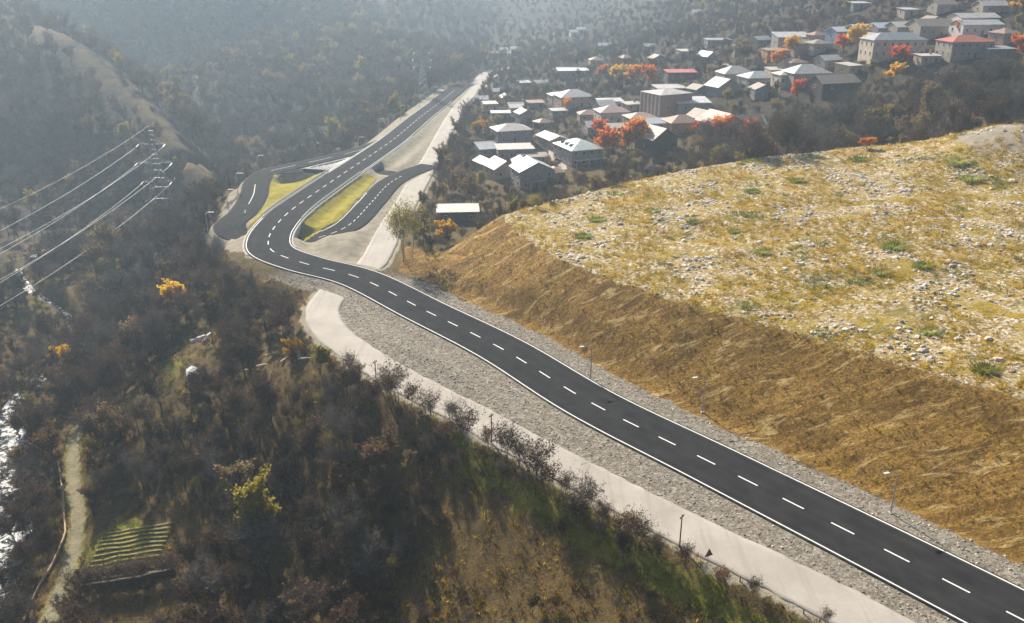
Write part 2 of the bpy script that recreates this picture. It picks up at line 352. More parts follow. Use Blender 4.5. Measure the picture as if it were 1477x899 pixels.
M['terrain'] = t.fin(c, .95, t.bump(hgt, .9, .45), spec=.1)

# ---- roads
t = NT('asphalt'); pos = t.pos(); v = t.noise(pos, .25, 5, .6); w = t.noise(pos, 14, 3, .7)
c = t.mix(t.ramp(v, [(.3, 0.0), (.7, 1.0)]), (.018, .018, .020), (.033, .032, .033)); c = t.mix(t.ramp(w, [(.5, 0.0), (.8, .5)]), c, (.055, .053, .05))
c = t.mix(t.ramp(t.noise(t.mapping(pos, rot=(0, 0, math.radians(-37)), scale=(.5, .04, 1)), 1.0, 4, .6), [(.5, 0.0), (.68, .35)]), c, (.042, .041, .04))
la = t.n('ShaderNodeAttribute', attribute_name='across').outputs['Fac']; ab = t.math('ABSOLUTE', la)
trk = t.ramp(ab, [(.0, 0.0), (.16, .55), (.28, .05), (.50, .05), (.64, .5), (.78, 0.0)])      # tyre-polished wheel tracks
c = t.mix(t.math('MULTIPLY', trk, t.ramp(v, [(.3, .3), (.7, 1.0)])), c, (.045, .044, .044))
dus = t.math('MULTIPLY', t.ramp(ab, [(.84, 0.0), (1.0, .8)]), t.ramp(t.noise(pos, .9, 5, .7), [(.4, 0.0), (.65, 1.0)]))
c = t.mix(dus, c, (.17, .15, .125))      # dust drifted in from the verges
M['asphalt'] = t.fin(c, .95, t.bump(w, .25, .02), spec=.04)
t = NT('bleached_track'); pos = t.pos(); v = t.noise(pos, .12, 5, .6); w = t.noise(pos, 3, 5, .7)
c = t.mix(t.ramp(v, [(.3, 0.0), (.7, 1.0)]), (.34, .305, .262), (.45, .41, .36)); c = t.mix(t.ramp(w, [(.5, 0.0), (.75, .5)]), c, (.29, .255, .215))
c = t.mix(t.ramp(t.noise(t.mapping(pos, rot=(0, 0, math.radians(-37)), scale=(.9, .05, 1)), 1.0, 4, .6), [(.52, 0.0), (.65, .35)]), c, (.275, .24, .20))
M['pale'] = t.fin(c, .85, t.bump(w, .4, .05))
t = NT('road_paint'); pos = t.pos(); w = t.noise(pos, 3, 5, .75)
M['paint'] = t.fin(t.mix(t.ramp(w, [(.55, 0.0), (.72, .6)]), (.74, .73, .70), (.30, .29, .28)), .7)
t = NT('lawn_grass'); pos = t.pos(); v = t.noise(pos, .3, 5, .65); w = t.noise(pos, 2.5, 5, .7)
c = t.mix(t.ramp(v, [(.35, 0.0), (.65, 1.0)]), (.16, .145, .006), (.35, .285, .014)); c = t.mix(t.ramp(w, [(.4, 0.0), (.7, .6)]), c, (.39, .31, .025))
M['lawn'] = t.fin(c, .95, t.bump(w, .8, .2), spec=.1)
t = NT('river_water'); pos = t.pos(); w = t.noise(t.mapping(pos, scale=(1, 1, 1)), 1.1, 6, .7, .8)
t.b.inputs['IOR'].default_value = 1.33
foam_sparkle = t.ramp(t.noise(pos, .55, 5, .75, .9), [(.47, 0.0), (.56, 1.0)])  # white rapids foam, spread and brightened to paint in sun sparkle
c = t.mix(foam_sparkle, (.02, .028, .03), (.85, .86, .86)); t.b.inputs['Specular IOR Level'].default_value = .5
M['water'] = t.fin(c, t.math('ADD', t.math('MULTIPLY', foam_sparkle, .4), .1), t.bump(w, 1.0, .55), spec=.5)

simple('concrete', (.42, .40, .37), .85, .25, 1.5, bump=.2)
simple('white_concrete', (.62, .60, .57), .8, .15, 1.5)
simple('steel', (.42, .43, .44), .45, .15, 3, metal=.7, spec=.5)
simple('pylon_steel', (.20, .205, .215), .5, .15, 2, metal=.2, spec=.4)
simple('bright_metal', (.75, .75, .75), .3, .1, 3, metal=.6, spec=.5)
simple('cable', (.34, .35, .37), .55, .05, 1, metal=.2, spec=.4)
simple('wood', (.10, .075, .055), .9, .3, 4, bump=.3)
simple('pole_wood', (.13, .10, .08), .9, .3, 4, bump=.3)
simple('glass', (.02, .022, .025), .15, .2, 1, spec=.5)
simple('window_frame', (.5, .47, .43), .7, .1, 2)
simple('sign_red', (.45, .04, .03), .5, .1, 2); simple('sign_back', (.09, .09, .09), .6, .1, 2); simple('lamp_head', (.6, .6, .58), .4, .05, 2)
simple('furrow', (.17, .145, .055), .95, .45, 1.6, bump=.6); simple('pipe', (.42, .29, .17), .6, .25, 2)
for nm, cl in dict(cream=(.56, .48, .37), pink=(.42, .29, .245), brick=(.34, .215, .175), greyw=(.27, .25, .235), stone=(.33, .285, .24), dark=(.10, .085, .075), white=(.62, .59, .55), orangew=(.42, .22, .10), blue=(.24, .30, .40), tan=(.40, .31, .22)).items():
    t = NT('wall_'+nm); v = t.noise(t.pos(), .6, 5, .65); w = t.noise(t.mapping(t.pos(), scale=(2, 2, .25)), 1.0, 4, .6)
    c = t.mix(t.ramp(v, [(.3, 0.0), (.7, 1.0)]), tuple(x*.75 for x in cl), tuple(x*1.15 for x in cl)); c = t.mix(t.ramp(w, [(.5, 0.0), (.7, .35)]), c, tuple(x*.5 for x in cl))
    M['w_'+nm] = t.fin(c, .92, t.bump(v, .2, .05))
for nm, cl, mt in (('tin', (.46, .46, .455), .3), ('pale', (.50, .47, .43), .15), ('rust', (.30, .20, .15), .1), ('red', (.44, .13, .09), .1), ('pinkish', (.44, .31, .27), .1), ('slate', (.30, .32, .35), .3), ('green', (.50, .56, .52), .3), ('brown', (.27, .225, .185), .1), ('bright', (.62, .62, .61), .2), ('bluetin', (.55, .60, .66), .4)):
    t = NT('roof_'+nm); pos = t.pos(); v = t.noise(pos, .5, 5, .65); wv = t.noise(t.mapping(pos, scale=(3, 3, .3)), 1.0, 3, .6)
    c = t.mix(t.ramp(v, [(.3, 0.0), (.7, 1.0)]), tuple(x*.78 for x in cl), tuple(min(.9, x*1.12) for x in cl)); c = t.mix(t.ramp(wv, [(.52, 0.0), (.7, .45)]), c, tuple(min(.9, x*.55+.05) for x in cl))
    c = t.mix(t.ramp(t.noise(pos, .9, 5, .7, .6), [(.55, 0.0), (.66, .6)]), c, (.20, .125, .085))      # rust patches
    M['r_'+nm] = t.fin(c, .6, t.bump(wv, .15, .05), mt, .4)
simple('bark', (.075, .058, .045), .95, .3, 3); simple('pale_bark', (.20, .18, .155), .95, .3, 3)
foliage('twig_brown', [(.042, .026, .018), (.08, .052, .034), (.14, .10, .068)], .1)
foliage('twig_grey', [(.08, .065, .055), (.13, .108, .09), (.17, .15, .125)], .1)
foliage('twig_red', [(.062, .038, .032), (.10, .064, .052), (.145, .10, .082)], .15)
foliage('leaf_russet', [(.10, .055, .028), (.155, .088, .04), (.25, .145, .055)], .4)
foliage('leaf_tan', [(.17, .115, .05), (.24, .17, .075), (.42, .30, .13)], .5)
foliage('leaf_yellow', [(.62, .34, .01), (.78, .47, .015), (.82, .56, .04)], .6)
foliage('leaf_orange', [(.66, .22, .01), (.78, .32, .012), (.8, .42, .02)], .6)
foliage('leaf_red', [(.62, .09, .02), (.72, .17, .02), (.75, .26, .03)], .6)
foliage('leaf_olive', [(.20, .165, .02), (.30, .25, .03), (.40, .33, .05)], .55)
foliage('grass_dry', [(.28, .175, .003), (.46, .30, .006), (.64, .46, .07)], .4)
foliage('grass_bright', [(.12, .165, .02), (.20, .25, .035), (.34, .37, .08)], .45)
foliage('grass_brown', [(.11, .068, .022), (.18, .115, .035), (.27, .18, .065)], .3)
foliage('grass_green', [(.12, .135, .02), (.20, .21, .03), (.32, .31, .05)], .4)
t = NT('stone'); oi = t.n('ShaderNodeObjectInfo').outputs['Random']
c = t.ramp(oi, [(0, (.15, .13, .10)), (.5, (.31, .275, .22)), (.85, (.47, .43, .36)), (1, (.75, .70, .62))])
M['stone'] = t.fin(t.mix(t.ramp(t.noise(t.pos(), 4, 4, .6), [(.4, 0.0), (.7, .4)]), c, (.22, .19, .15)), .9)
t = NT('stone_pale'); oi = t.n('ShaderNodeObjectInfo').outputs['Random']
M['stone_pale'] = t.fin(t.ramp(oi, [(0, (.34, .28, .20)), (.5, (.55, .47, .37)), (1, (.78, .73, .66))]), .9)

# ------------------------------------------------------------------ mesh helpers
class MB:
    def __init__(s): s.v = []; s.f = []; s.mi = []
    def face(s, idx, m=0): s.f.append(tuple(idx)); s.mi.append(m)
    def box(s, x0, x1, y0, y1, z0, z1, m=0, mat=None):
        b = len(s.v); c = [(x0, y0, z0), (x1, y0, z0), (x1, y1, z0), (x0, y1, z0), (x0, y0, z1), (x1, y0, z1), (x1, y1, z1), (x0, y1, z1)]
        if mat is not None: c = [tuple(mat @ Vector(q)) for q in c]
        s.v += c
        for f in ((0, 3, 2, 1), (4, 5, 6, 7), (0, 1, 5, 4), (1, 2, 6, 5), (2, 3, 7, 6), (3, 0, 4, 7)): s.face([b+i for i in f], m)
    def tube(s, p0, p1, r0, r1, n=4, m=0, caps=True):
        p0 = Vector(p0); p1 = Vector(p1); d = (p1-p0)
        if d.length < 1e-6: return
        d.normalize(); a = d.orthogonal().normalized(); b_ = d.cross(a); b = len(s.v)
        for p, r in ((p0, r0), (p1, r1)):
            for k_ in range(n):
                an = 2*math.pi*k_/n; s.v.append(tuple(p+a*math.cos(an)*r+b_*math.sin(an)*r))
        for k_ in range(n): s.face((b+k_, b+(k_+1) % n, b+n+(k_+1) % n, b+n+k_), m)
        if caps: s.face([b+k_ for k_ in range(n)][::-1], m); s.face([b+n+k_ for k_ in range(n)], m)
    def path(s, pts, r, n=5, m=0):
        for a, b in zip(pts[:-1], pts[1:]): s.tube(a, b, r, r, n, m, True)
    def prism(s, prof, x0, x1, m=0):
        """profile in (y,z) drawn along x"""
        b = len(s.v); n = len(prof)
        for x in (x0, x1): s.v += [(x, p[0], p[1]) for p in prof]
        for k_ in range(n): s.face((b+k_, b+(k_+1) % n, b+n+(k_+1) % n, b+n+k_), m)
        s.face([b+k_ for k_ in range(n)][::-1], m); s.face([b+n+k_ for k_ in range(n)], m)
    def mesh(s, name, mats):
        me = bpy.data.meshes.new(name); me.from_pydata(s.v, [], s.f)
        for q in mats: me.materials.append(M[q])
        if len(mats) > 1: me.polygons.foreach_set('material_index', s.mi)
        me.update(); return me
    def obj(s, name, mats, parent=None, **kw):
        return mkobj(name, s.mesh(name, [mats] if isinstance(mats, str) else mats), parent, **kw)
def mkobj(name, data, parent=None, loc=None, label=None, cat=None, group=None, kind=None):
    o = bpy.data.objects.new(name, data); COL.objects.link(o)
    if parent is not None: o.parent = parent
    if loc is not None: o.location = loc
    return tag(o, label, cat, group, kind)
def tag(o, label=None, cat=None, group=None, kind=None):
    for k_, v in (('label', label), ('category', cat), ('group', group), ('kind', kind)):
        if v: o[k_] = v
    return o
def empty(name, loc, rz=0, label=None, cat=None, group=None, scale=1.0):
    o = bpy.data.objects.new(name, None); COL.objects.link(o); o.location = loc; o.rotation_euler = (0, 0, rz); o.scale = (scale,)*3
    o.empty_display_size = .5
    return tag(o, label, cat, group)
def fast_mesh(name, verts, faces, mats, smooth_=False, mi=None):
    """verts (n,3), faces (m,k) uniform"""
    me = bpy.data.meshes.new(name); verts = np.asarray(verts, np.float32); faces = np.asarray(faces, np.int32)
    me.vertices.add(len(verts)); me.vertices.foreach_set('co', verts.ravel())
    m_, k_ = faces.shape
    me.loops.add(m_*k_); me.loops.foreach_set('vertex_index', faces.ravel())
    me.polygons.add(m_); me.polygons.foreach_set('loop_start', np.arange(0, m_*k_, k_, dtype=np.int32))
    for q in mats: me.materials.append(M[q])
    if mi is not None: me.polygons.foreach_set('material_index', np.asarray(mi, np.int32))
    if smooth_: me.polygons.foreach_set('use_smooth', np.ones(m_, bool))
    me.update(calc_edges=True); return me

# ------------------------------------------------------------------ the ground
nx, ny = len(XS), len(YS)
ii = np.arange(nx*ny).reshape(ny, nx)
quads = np.stack([ii[:-1, :-1], ii[:-1, 1:], ii[1:, 1:], ii[1:, :-1]], -1).reshape(-1, 4)
te = fast_mesh('terrain', np.c_[gx, gy, ZF.ravel()], quads, ['terrain'], True)
# zones: where gravel, turf, cut slope, lawn, dirt and mountain scrub lie on the site
wob = fbm(gx*.25, gy*.25, 21, 3)
strip = [tuple(p) for p in PALE[(PALE[:, 1] < 212) & (PALE[:, 1] > 20)]]+[tuple(p) for p in MAIN[(MAIN[:, 1] < 214)][::-1]]
bench = [P(*q) for q in [(296, 332), (318, 285), (343, 248), (420, 212), (530, 192), (640, 124), (668, 130), (650, 180), (620, 245), (530, 400), (440, 398), (385, 388), (330, 364)]]
sd_strip = poly_sd(gx, gy, strip); sd_bench = poly_sd(gx, gy, bench)
gravel = np.maximum(1-sstep(MAIN_HW+4.0, MAIN_HW+6.2, dm+wob*3)*1.0, 1-sstep(-.3, .8, sd_strip+wob*1.5))*(1-sstep(200, 224, gy))
dirtw = np.maximum(1-sstep(-1.5, 1.5, sd_bench+wob*4), gravel*0)
dirtw = np.maximum(dirtw, (1-sstep(PALE_HW+.5, PALE_HW+2.0, dp+wob*2)))
dirtw = np.maximum(dirtw, (1-sstep(1.0, 3.5, dpath))*.55)
dirtw = np.maximum(dirtw, 1-sstep(14, 20, np.hypot(gx-bh[0]-10, gy-bh[1]+16)+wob*9))
mm = (MH > Z1-.3) | (face & (dg > 0))
plat = mm*(1-sstep(-.8, 1.0, MSD+wob*2.0))
slp = mm*(1-plat)
_br = [P(*q) for q in [(690, 660, -4), (560, 830, -16), (520, 930, -22), (900, 960, -6), (1150, 930, -3), (860, 760, -3)]]
slp = np.maximum(slp, .40*(1-sstep(-4, 2, poly_sd(gx, gy, _br)+wob*10)))
gs = smooth([ground(*q) for q in [(655, 625), (690, 668), (735, 700), (800, 735), (870, 780), (940, 822), (1010, 862), (1080, 899), (1130, 930)]])
dgs, _, _ = pl_dist(gx, gy, gs)
grn = (1-sstep(.6, 3.0, dgs+wob*5))*.8
gard = [P(*q) for q in [(118, 772, -27), (200, 742, -26), (252, 800, -26), (118, 838, -28)]]
grn = np.maximum(grn, (1-sstep(-2, 1, poly_sd(gx, gy, gard)))*.9)
grn = np.maximum(grn, (1-sstep(3, 9, np.hypot(gx-P(235, 535, -13)[0], gy-P(235, 535, -13)[1])))*.7)
grn = np.maximum(grn, (1-sstep(1, 3.5, dpath))*.75)
mtn = np.maximum(sstep(300, 420, gy), sstep(150, 220, np.abs(gx)))
dsp = pl_dist(gx, gy, SPUR[::2])[0]
mtn = mtn*(1-.6*(1-sstep(3, 12, dsp+wob*24))*(gy < 620))
za_ = np.c_[gravel, plat, slp, np.ones_like(plat)]; zb_ = np.c_[grn, dirtw, mtn, np.ones_like(plat)]
for nm, arr in (('zone_a', za_), ('zone_b', zb_)):
    at_ = te.attributes.new(nm, 'FLOAT_COLOR', 'POINT'); at_.data.foreach_set('color', arr.astype(np.float32).ravel())
mkobj('terrain', te, kind='structure')

def ribbon(pl, offs, zoff, thick=0.0):
    """strip swept along a line at the given lateral offsets; returns verts, quads"""
    d = np.gradient(pl[:, :2], axis=0); d /= np.linalg.norm(d, axis=1)[:, None]+1e-9
    nrm = np.c_[d[:, 1], -d[:, 0]]
    rows = [np.c_[pl[:, :2]+nrm*o, pl[:, 2]+zoff] for o in offs]
    if thick: rows = [np.c_[pl[:, :2]+nrm*offs[0], pl[:, 2]+zoff-thick]]+rows+[np.c_[pl[:, :2]+nrm*offs[-1], pl[:, 2]+zoff-thick]]
    R = np.stack(rows, 1); n, k_, _ = R.shape; idx = np.arange(n*k_).reshape(n, k_)
    q = np.stack([idx[:-1, :-1], idx[:-1, 1:], idx[1:, 1:], idx[1:, :-1]], -1).reshape(-1, 4)
    return R.reshape(-1, 3), q
def arc(pl):
    return np.r_[0, np.cumsum(np.linalg.norm(np.diff(pl[:, :2], axis=0), axis=1))]
def sub(pl, a, b, step=1.0):
    s = arc(pl); u = np.linspace(a, b, max(2, int((b-a)/step)+1))
    return np.c_[[np.interp(u, s, pl[:, i]) for i in range(3)]].T
def road(name, pl, hw, mat, thick, zoff=0.0, ragged=0.0):
    fr_ = [-1, -.8, -.6, -.4, -.2, 0, .2, .4, .6, .8, 1]
    v, q = ribbon(pl, [hw*f_ for f_ in fr_], zoff, thick)
    if ragged:      # worn, uneven edges of an unkerbed track
        v = v.reshape(len(pl), -1, 3); c_ = pl[:, None, :2]; s_ = arc(pl)
        for cols, sd in (((0, 1), 3), ((-2, -1), 8)):
            k_ = 1+ragged*(fbm(s_*.5, s_*0, sd, 4))
            for j in cols: v[:, j, :2] = c_[:, 0]+(v[:, j, :2]-c_[:, 0])*k_[:, None]
        v = v.reshape(-1, 3)
    me = fast_mesh(name, v, q, [mat]); at_ = me.attributes.new('across', 'FLOAT', 'POINT'); at_.data.foreach_set('value', np.tile(np.array([-1]+fr_+[1], np.float32), len(pl)))
    return mkobj(name, me, kind='structure')
def line(parent, name, pl, off, w, zoff):
    v, q = ribbon(pl, [off-w/2, off+w/2], zoff); return mkobj(name, fast_mesh(name, v, q, ['paint']), parent)
pale_o = road('old_road', smooth(PALE[::3], .8), PALE_HW, 'pale', .4, -.02, .16)
loop_o = road('ramp_road', LOOPL, LOOP_HW, 'asphalt', .3, .0)
link_o = road('link_road', LINK, LINK_HW, 'asphalt', .3, -.008)
main_o = road('main_road', MAIN, MAIN_HW, 'asphalt', .75, .02)
s_main = arc(MAIN)[-1]
for off in (-MAIN_HW+.42, MAIN_HW-.42): line(main_o, 'edge_line', sub(MAIN, 0, s_main-75), off, .24, .028)
def s_at(pl, y):   # arc length where the line first reaches this northing
    s = arc(pl); return float(s[np.argmax(pl[:, 1] > y)])
a = s_at(MAIN, 40); dash_n = 0
while a < s_main-30:
    line(main_o, 'lane_marking', sub(MAIN, a, a+3.6), 0, .27, .030); a += 8.05 if a < 260 else 7.4; dash_n += 1
sL = arc(LOOPL)[-1]
for (a, b) in ((12, 24), (30, 42), (48, 60), (66, 78)): line(loop_o, 'lane_marking', sub(LOOPL, a, b), .2, .22, .012)
line(loop_o, 'lane_marking', sub(LOOPL, 100, 128), .2, .22, .012)
a = sL-100
while a < sL-22: line(loop_o, 'lane_marking', sub(LOOPL, a, a+2.2), 0, .22, .012); a += 4.0
line(loop_o, 'edge_line', sub(LOOPL, sL-112, sL-48), -LOOP_HW+.35, .2, .012)
# hatched island where the ramp leaves the main road
isl = [P(436, 244, .2), P(492, 229, .6), P(507, 226, .9), P(478, 247, .2)]
mb = MB(); zi = .75
A = np.array(P(437, 243.5, .7)[:2]); B = np.array(P(504, 227.5, .7)[:2]); C = np.array(P(479, 246, .7)[:2])
mb.v = [(*A, zi), (*B, zi), (*C, zi), (*A, -1.5), (*B, -1.5), (*C, -1.5)]; mb.f = [(0, 2, 1), (0, 1, 4, 3), (1, 2, 5, 4), (2, 0, 3, 5)]; mb.mi = [0]*4
isl_o = mb.obj('hatched_island', 'asphalt', kind='structure')
def bar(p, q, w=.3, z=zi+.012):
    p = np.array(p); q = np.array(q); d = (q-p)/np.linalg.norm(q-p); n_ = np.array([d[1], -d[0]])*w/2
    b = MB(); b.v = [(*(p-n_), z), (*(p+n_), z), (*(q+n_), z), (*(q-n_), z)]; b.f = [(0, 1, 2, 3)]; b.mi = [0]; b.obj('hatch_bar', 'paint', isl_o)
bar(A, B, .45); bar(C, B, .5, zi+.016)
for k_ in range(1, 9):
    f = k_/9.0; bar(A+(C-A)*f, A+(B-A)*min(1, f+.0)+(C-B)*0 if False else A+(C-A)*f+(B-C)*(1-f)*0+(B-A)*0+(B-(A+(C-A)*f))*(.98*f) , .4, zi+.008)
# lawns between the ramps
def lawn(px):
    pts = [P(*q) for q in px]; xs = [p[0] for p in pts]; ys = [p[1] for p in pts]
    X, Y = np.meshgrid(np.arange(min(xs)-1, max(xs)+1, .8), np.arange(min(ys)-1, max(ys)+1, .8)); ok = poly_sd(X.ravel(), Y.ravel(), pts).reshape(X.shape) < 0
    x_, y_ = X.ravel(), Y.ravel(); d_main = pl_dist(x_, y_, MAIN[::2])[0].reshape(X.shape)
    ok &= d_main > MAIN_HW+.75
    z_ = grid_z(x_, y_)+.10+.22*vnoise(x_*.9, y_*.9, 4)
    idx = np.arange(X.size).reshape(X.shape); q = np.stack([idx[:-1, :-1], idx[:-1, 1:], idx[1:, 1:], idx[1:, :-1]], -1)[ok[:-1, :-1] & ok[1:, 1:] & ok[:-1, 1:] & ok[1:, :-1]]
    mkobj('lawn', fast_mesh('lawn', np.c_[x_, y_, z_], q.reshape(-1, 4), ['lawn'], True), kind='structure')
lawn([(394, 252), (476, 250), (440, 275), (360, 334), (350, 333), (384, 293), (388, 266)])
lawn([(512, 252), (546, 256), (517, 288), (493, 318), (440, 341), (424, 338), (440, 312), (480, 280)])
v, q = ribbon(RIVER, [-5.5, -4, -2, 1, 4, 5.5], .0)
cen = np.repeat(RIVER, 6, axis=0); fw = (1-.72*sstep(175, 240, cen[:, 1]))[:, None]; v = cen+(v-cen)*fw   # the stream narrows above the rapids
mkobj('river', fast_mesh('river', v, q, ['water'], True), kind='structure')

# ------------------------------------------------------------------ retaining walls, rails, lamps
def wall_strip(name, pl, off, z0, z1, w, mat, parent=None, **kw):
    d = np.gradient(pl[:, :2], axis=0); d /= np.linalg.norm(d, axis=1)[:, None]+1e-9; nrm = np.c_[d[:, 1], -d[:, 0]]
    a_ = pl[:, :2]+nrm*(off-w/2); b_ = pl[:, :2]+nrm*(off+w/2)
    R = np.stack([np.c_[a_, pl[:, 2]+z0], np.c_[a_, pl[:, 2]+z1], np.c_[b_, pl[:, 2]+z1], np.c_[b_, pl[:, 2]+z0]], 1)
    n = len(pl); idx = np.arange(n*4).reshape(n, 4); nxt = np.roll(idx, -1, 1)
    q = np.stack([idx[:-1], nxt[:-1], nxt[1:], idx[1:]], -1).reshape(-1, 4)
    q = np.r_[q, [idx[0][::-1], idx[-1]]]
    return mkobj(name, fast_mesh(name, R.reshape(-1, 3), q, [mat]), parent, **kw)
s0, s1 = s_at(MAIN, 228), s_at(MAIN, 395)
for off, lb in ((-MAIN_HW-.32, 'low grey retaining wall carrying the main road above the ramp loop and lawn'), (MAIN_HW+.32, 'low grey retaining wall carrying the main road above the wedge shaped lawn')):
    wall_strip('retaining_wall', sub(MAIN, s0, s1), off, -2.9, -.12, .5, 'concrete', label=lb, cat='wall')
def guardrail(pl, off, label):
    mid = pl[len(pl)//2]
    e = empty('guardrail', tuple(mid), 0, label, 'guardrail', 'white guardrails on the overpass')
    loc = pl-mid
    for z in (.45, .85): wall_strip('rail', loc, off, z, z+.24, .12, 'white_concrete', e)
    pm = MB(); pm.box(-.09, .09, -.09, .09, -.05, 1.15); me = pm.mesh('post', ['white_concrete'])
    d = np.gradient(loc[:, :2], axis=0); d /= np.linalg.norm(d, axis=1)[:, None]
    for k_ in range(0, len(loc), 3):
        mkobj('post', me, e, loc=(loc[k_, 0]+d[k_, 1]*off, loc[k_, 1]-d[k_, 0]*off, loc[k_, 2]))
guardrail(sub(MAIN, s_at(MAIN, 262), s_at(MAIN, 322)), -MAIN_HW-.3, 'white two rail guardrail between the main road and the lawn inside the curved ramp')
guardrail(sub(MAIN, s_at(MAIN, 258), s_at(MAIN, 320)), MAIN_HW+.3, 'white two rail guardrail between the main road and the wedge shaped lawn')

def lamp_meshes():
    p = MB(); p.tube((0, 0, -.3), (0, 0, 6.6), .13, .075, 8); pole = p.mesh('pole', ['steel'])
    a_ = MB(); a_.path([(0, 0, 6.5), (-.35, 0, 6.95), (-1.1, 0, 7.15), (-1.7, 0, 7.15)], .055, 6); arm = a_.mesh('arm', ['steel'])
    h = MB(); h.box(-2.5, -1.6, -.2, .2, 7.05, 7.22); h.box(-2.4, -1.7, -.14, .14, 6.98, 7.05); head = h.mesh('lamp_head', ['lamp_head'])
    b = MB(); b.box(-.3, .3, -.3, .3, -.4, .12); base = b.mesh('base', ['concrete'])
    return (('pole', pole), ('arm', arm), ('lamp_head', head), ('base', base))
LM = lamp_meshes()
def lamp(x, y, z, rz, label, group=None, sc=1.0):
    e = empty('street_lamp', (x, y, z), rz, label, 'street lamp', group, sc)
    for nm, me in LM: mkobj(nm, me, e)
for px, py, lb in [(1285, 738, 'grey single arm street lamp on the gravel verge at the widest stretch of road'), (1013, 594, 'grey single arm street lamp on the gravel verge below the middle of the slope'), (852, 546, 'grey single arm street lamp on the gravel verge below the slope, third along the road')]:
    x, y, z = P(px, py, 0); lamp(x, y, gz(x, y), math.radians(18), lb)
lc = [(299, 327), (329, 302), (343, 277), (373, 246), (412, 232), (445, 223), (480, 214), (517, 206), (547, 189), (578, 173), (605, 157), (626, 144)]
for px, py in lc:
    x, y, z = P(px, py, 0); lamp(x, y, gz(x, y), math.radians(180), 'slim pale street lamp on the outer verge of the ramp and far road', 'street lamps along the outer verge')

# wooden poles beside the old road, and a warning sign
pm = MB(); pm.tube((0, 0, -.6), (0, 0, 5.6), .12, .08, 7); POLE = pm.mesh('pole', ['pole_wood'])
am = MB(); am.box(-.55, .55, -.06, .06, 5.15, 5.3); am.tube((-.45, 0, 5.3), (-.45, 0, 5.5), .05, .04, 6); am.tube((.45, 0, 5.3), (.45, 0, 5.5), .05, .04, 6); ARM = am.mesh('crossarm', ['pole_wood'])
for px, py, sc, lb in [(543, 556, .95, 'thin dark wooden pole at the old road edge above the rubble yard'), (563, 560, .6, 'short dark wooden pole beside a taller one at the old road edge'), (709, 640, 1.0, 'dark wooden pole at the old road edge behind bare bushes'), (980, 790, .95, 'dark wooden pole at the old road edge nearest the triangular sign')]:
    x, y, z = P(px, py, -.4); e = empty('utility_pole', (x, y, gz(x, y)), .9, lb, 'pole', None, sc); mkobj('pole', POLE, e); mkobj('crossarm', ARM, e)
x, y, z = P(1021, 812, -.3)
e = empty('warning_sign', (x, y, gz(x, y)), math.radians(25), 'dark triangular road sign on a short post at the old road edge', 'road sign')
mb = MB(); mb.tube((0, .05, -.4), (0, .05, 2.3), .04, .04, 6); mb.obj('post', 'steel', e)
mb = MB(); tri = [(-.62, 1.25), (.62, 1.25), (0, 2.35)]
mb.v = [(a_, -.02, b_) for a_, b_ in tri]+[(a_, .02, b_) for a_, b_ in tri]; mb.f = [(0, 1, 2), (5, 4, 3), (0, 3, 4, 1), (1, 4, 5, 2), (2, 5, 3, 0)]; mb.mi = [0]*5; mb.obj('plate', 'sign_back', e)
mb = MB()
for a_, b_ in ((0, 1), (1, 2), (2, 0)): mb.tube((tri[a_][0], -.03, tri[a_][1]), (tri[b_][0], -.03, tri[b_][1]), .05, .05, 4)
mb.obj('border', 'sign_red', e)
# verge marker posts along the low side of the old road
pm = MB(); pm.box(-.07, .07, -.05, .05, -.3, .75); MK = pm.mesh('marker_post', ['pole_wood'])
dd = sub(PALE, s_at(PALE, 84), s_at(PALE, 150), 1.0)
for k_ in range(0, len(dd)-2, 9):
    d = dd[k_+1, :2]-dd[k_, :2]; d /= np.linalg.norm(d); x, y = dd[k_, 0]-d[1]*(PALE_HW+.7), dd[k_, 1]+d[0]*(PALE_HW+.7)
    mkobj('marker_post', MK, loc=(x, y, gz(x, y)), label='small dark marker post along the low edge of the old road', cat='post', group='marker posts along the old road')

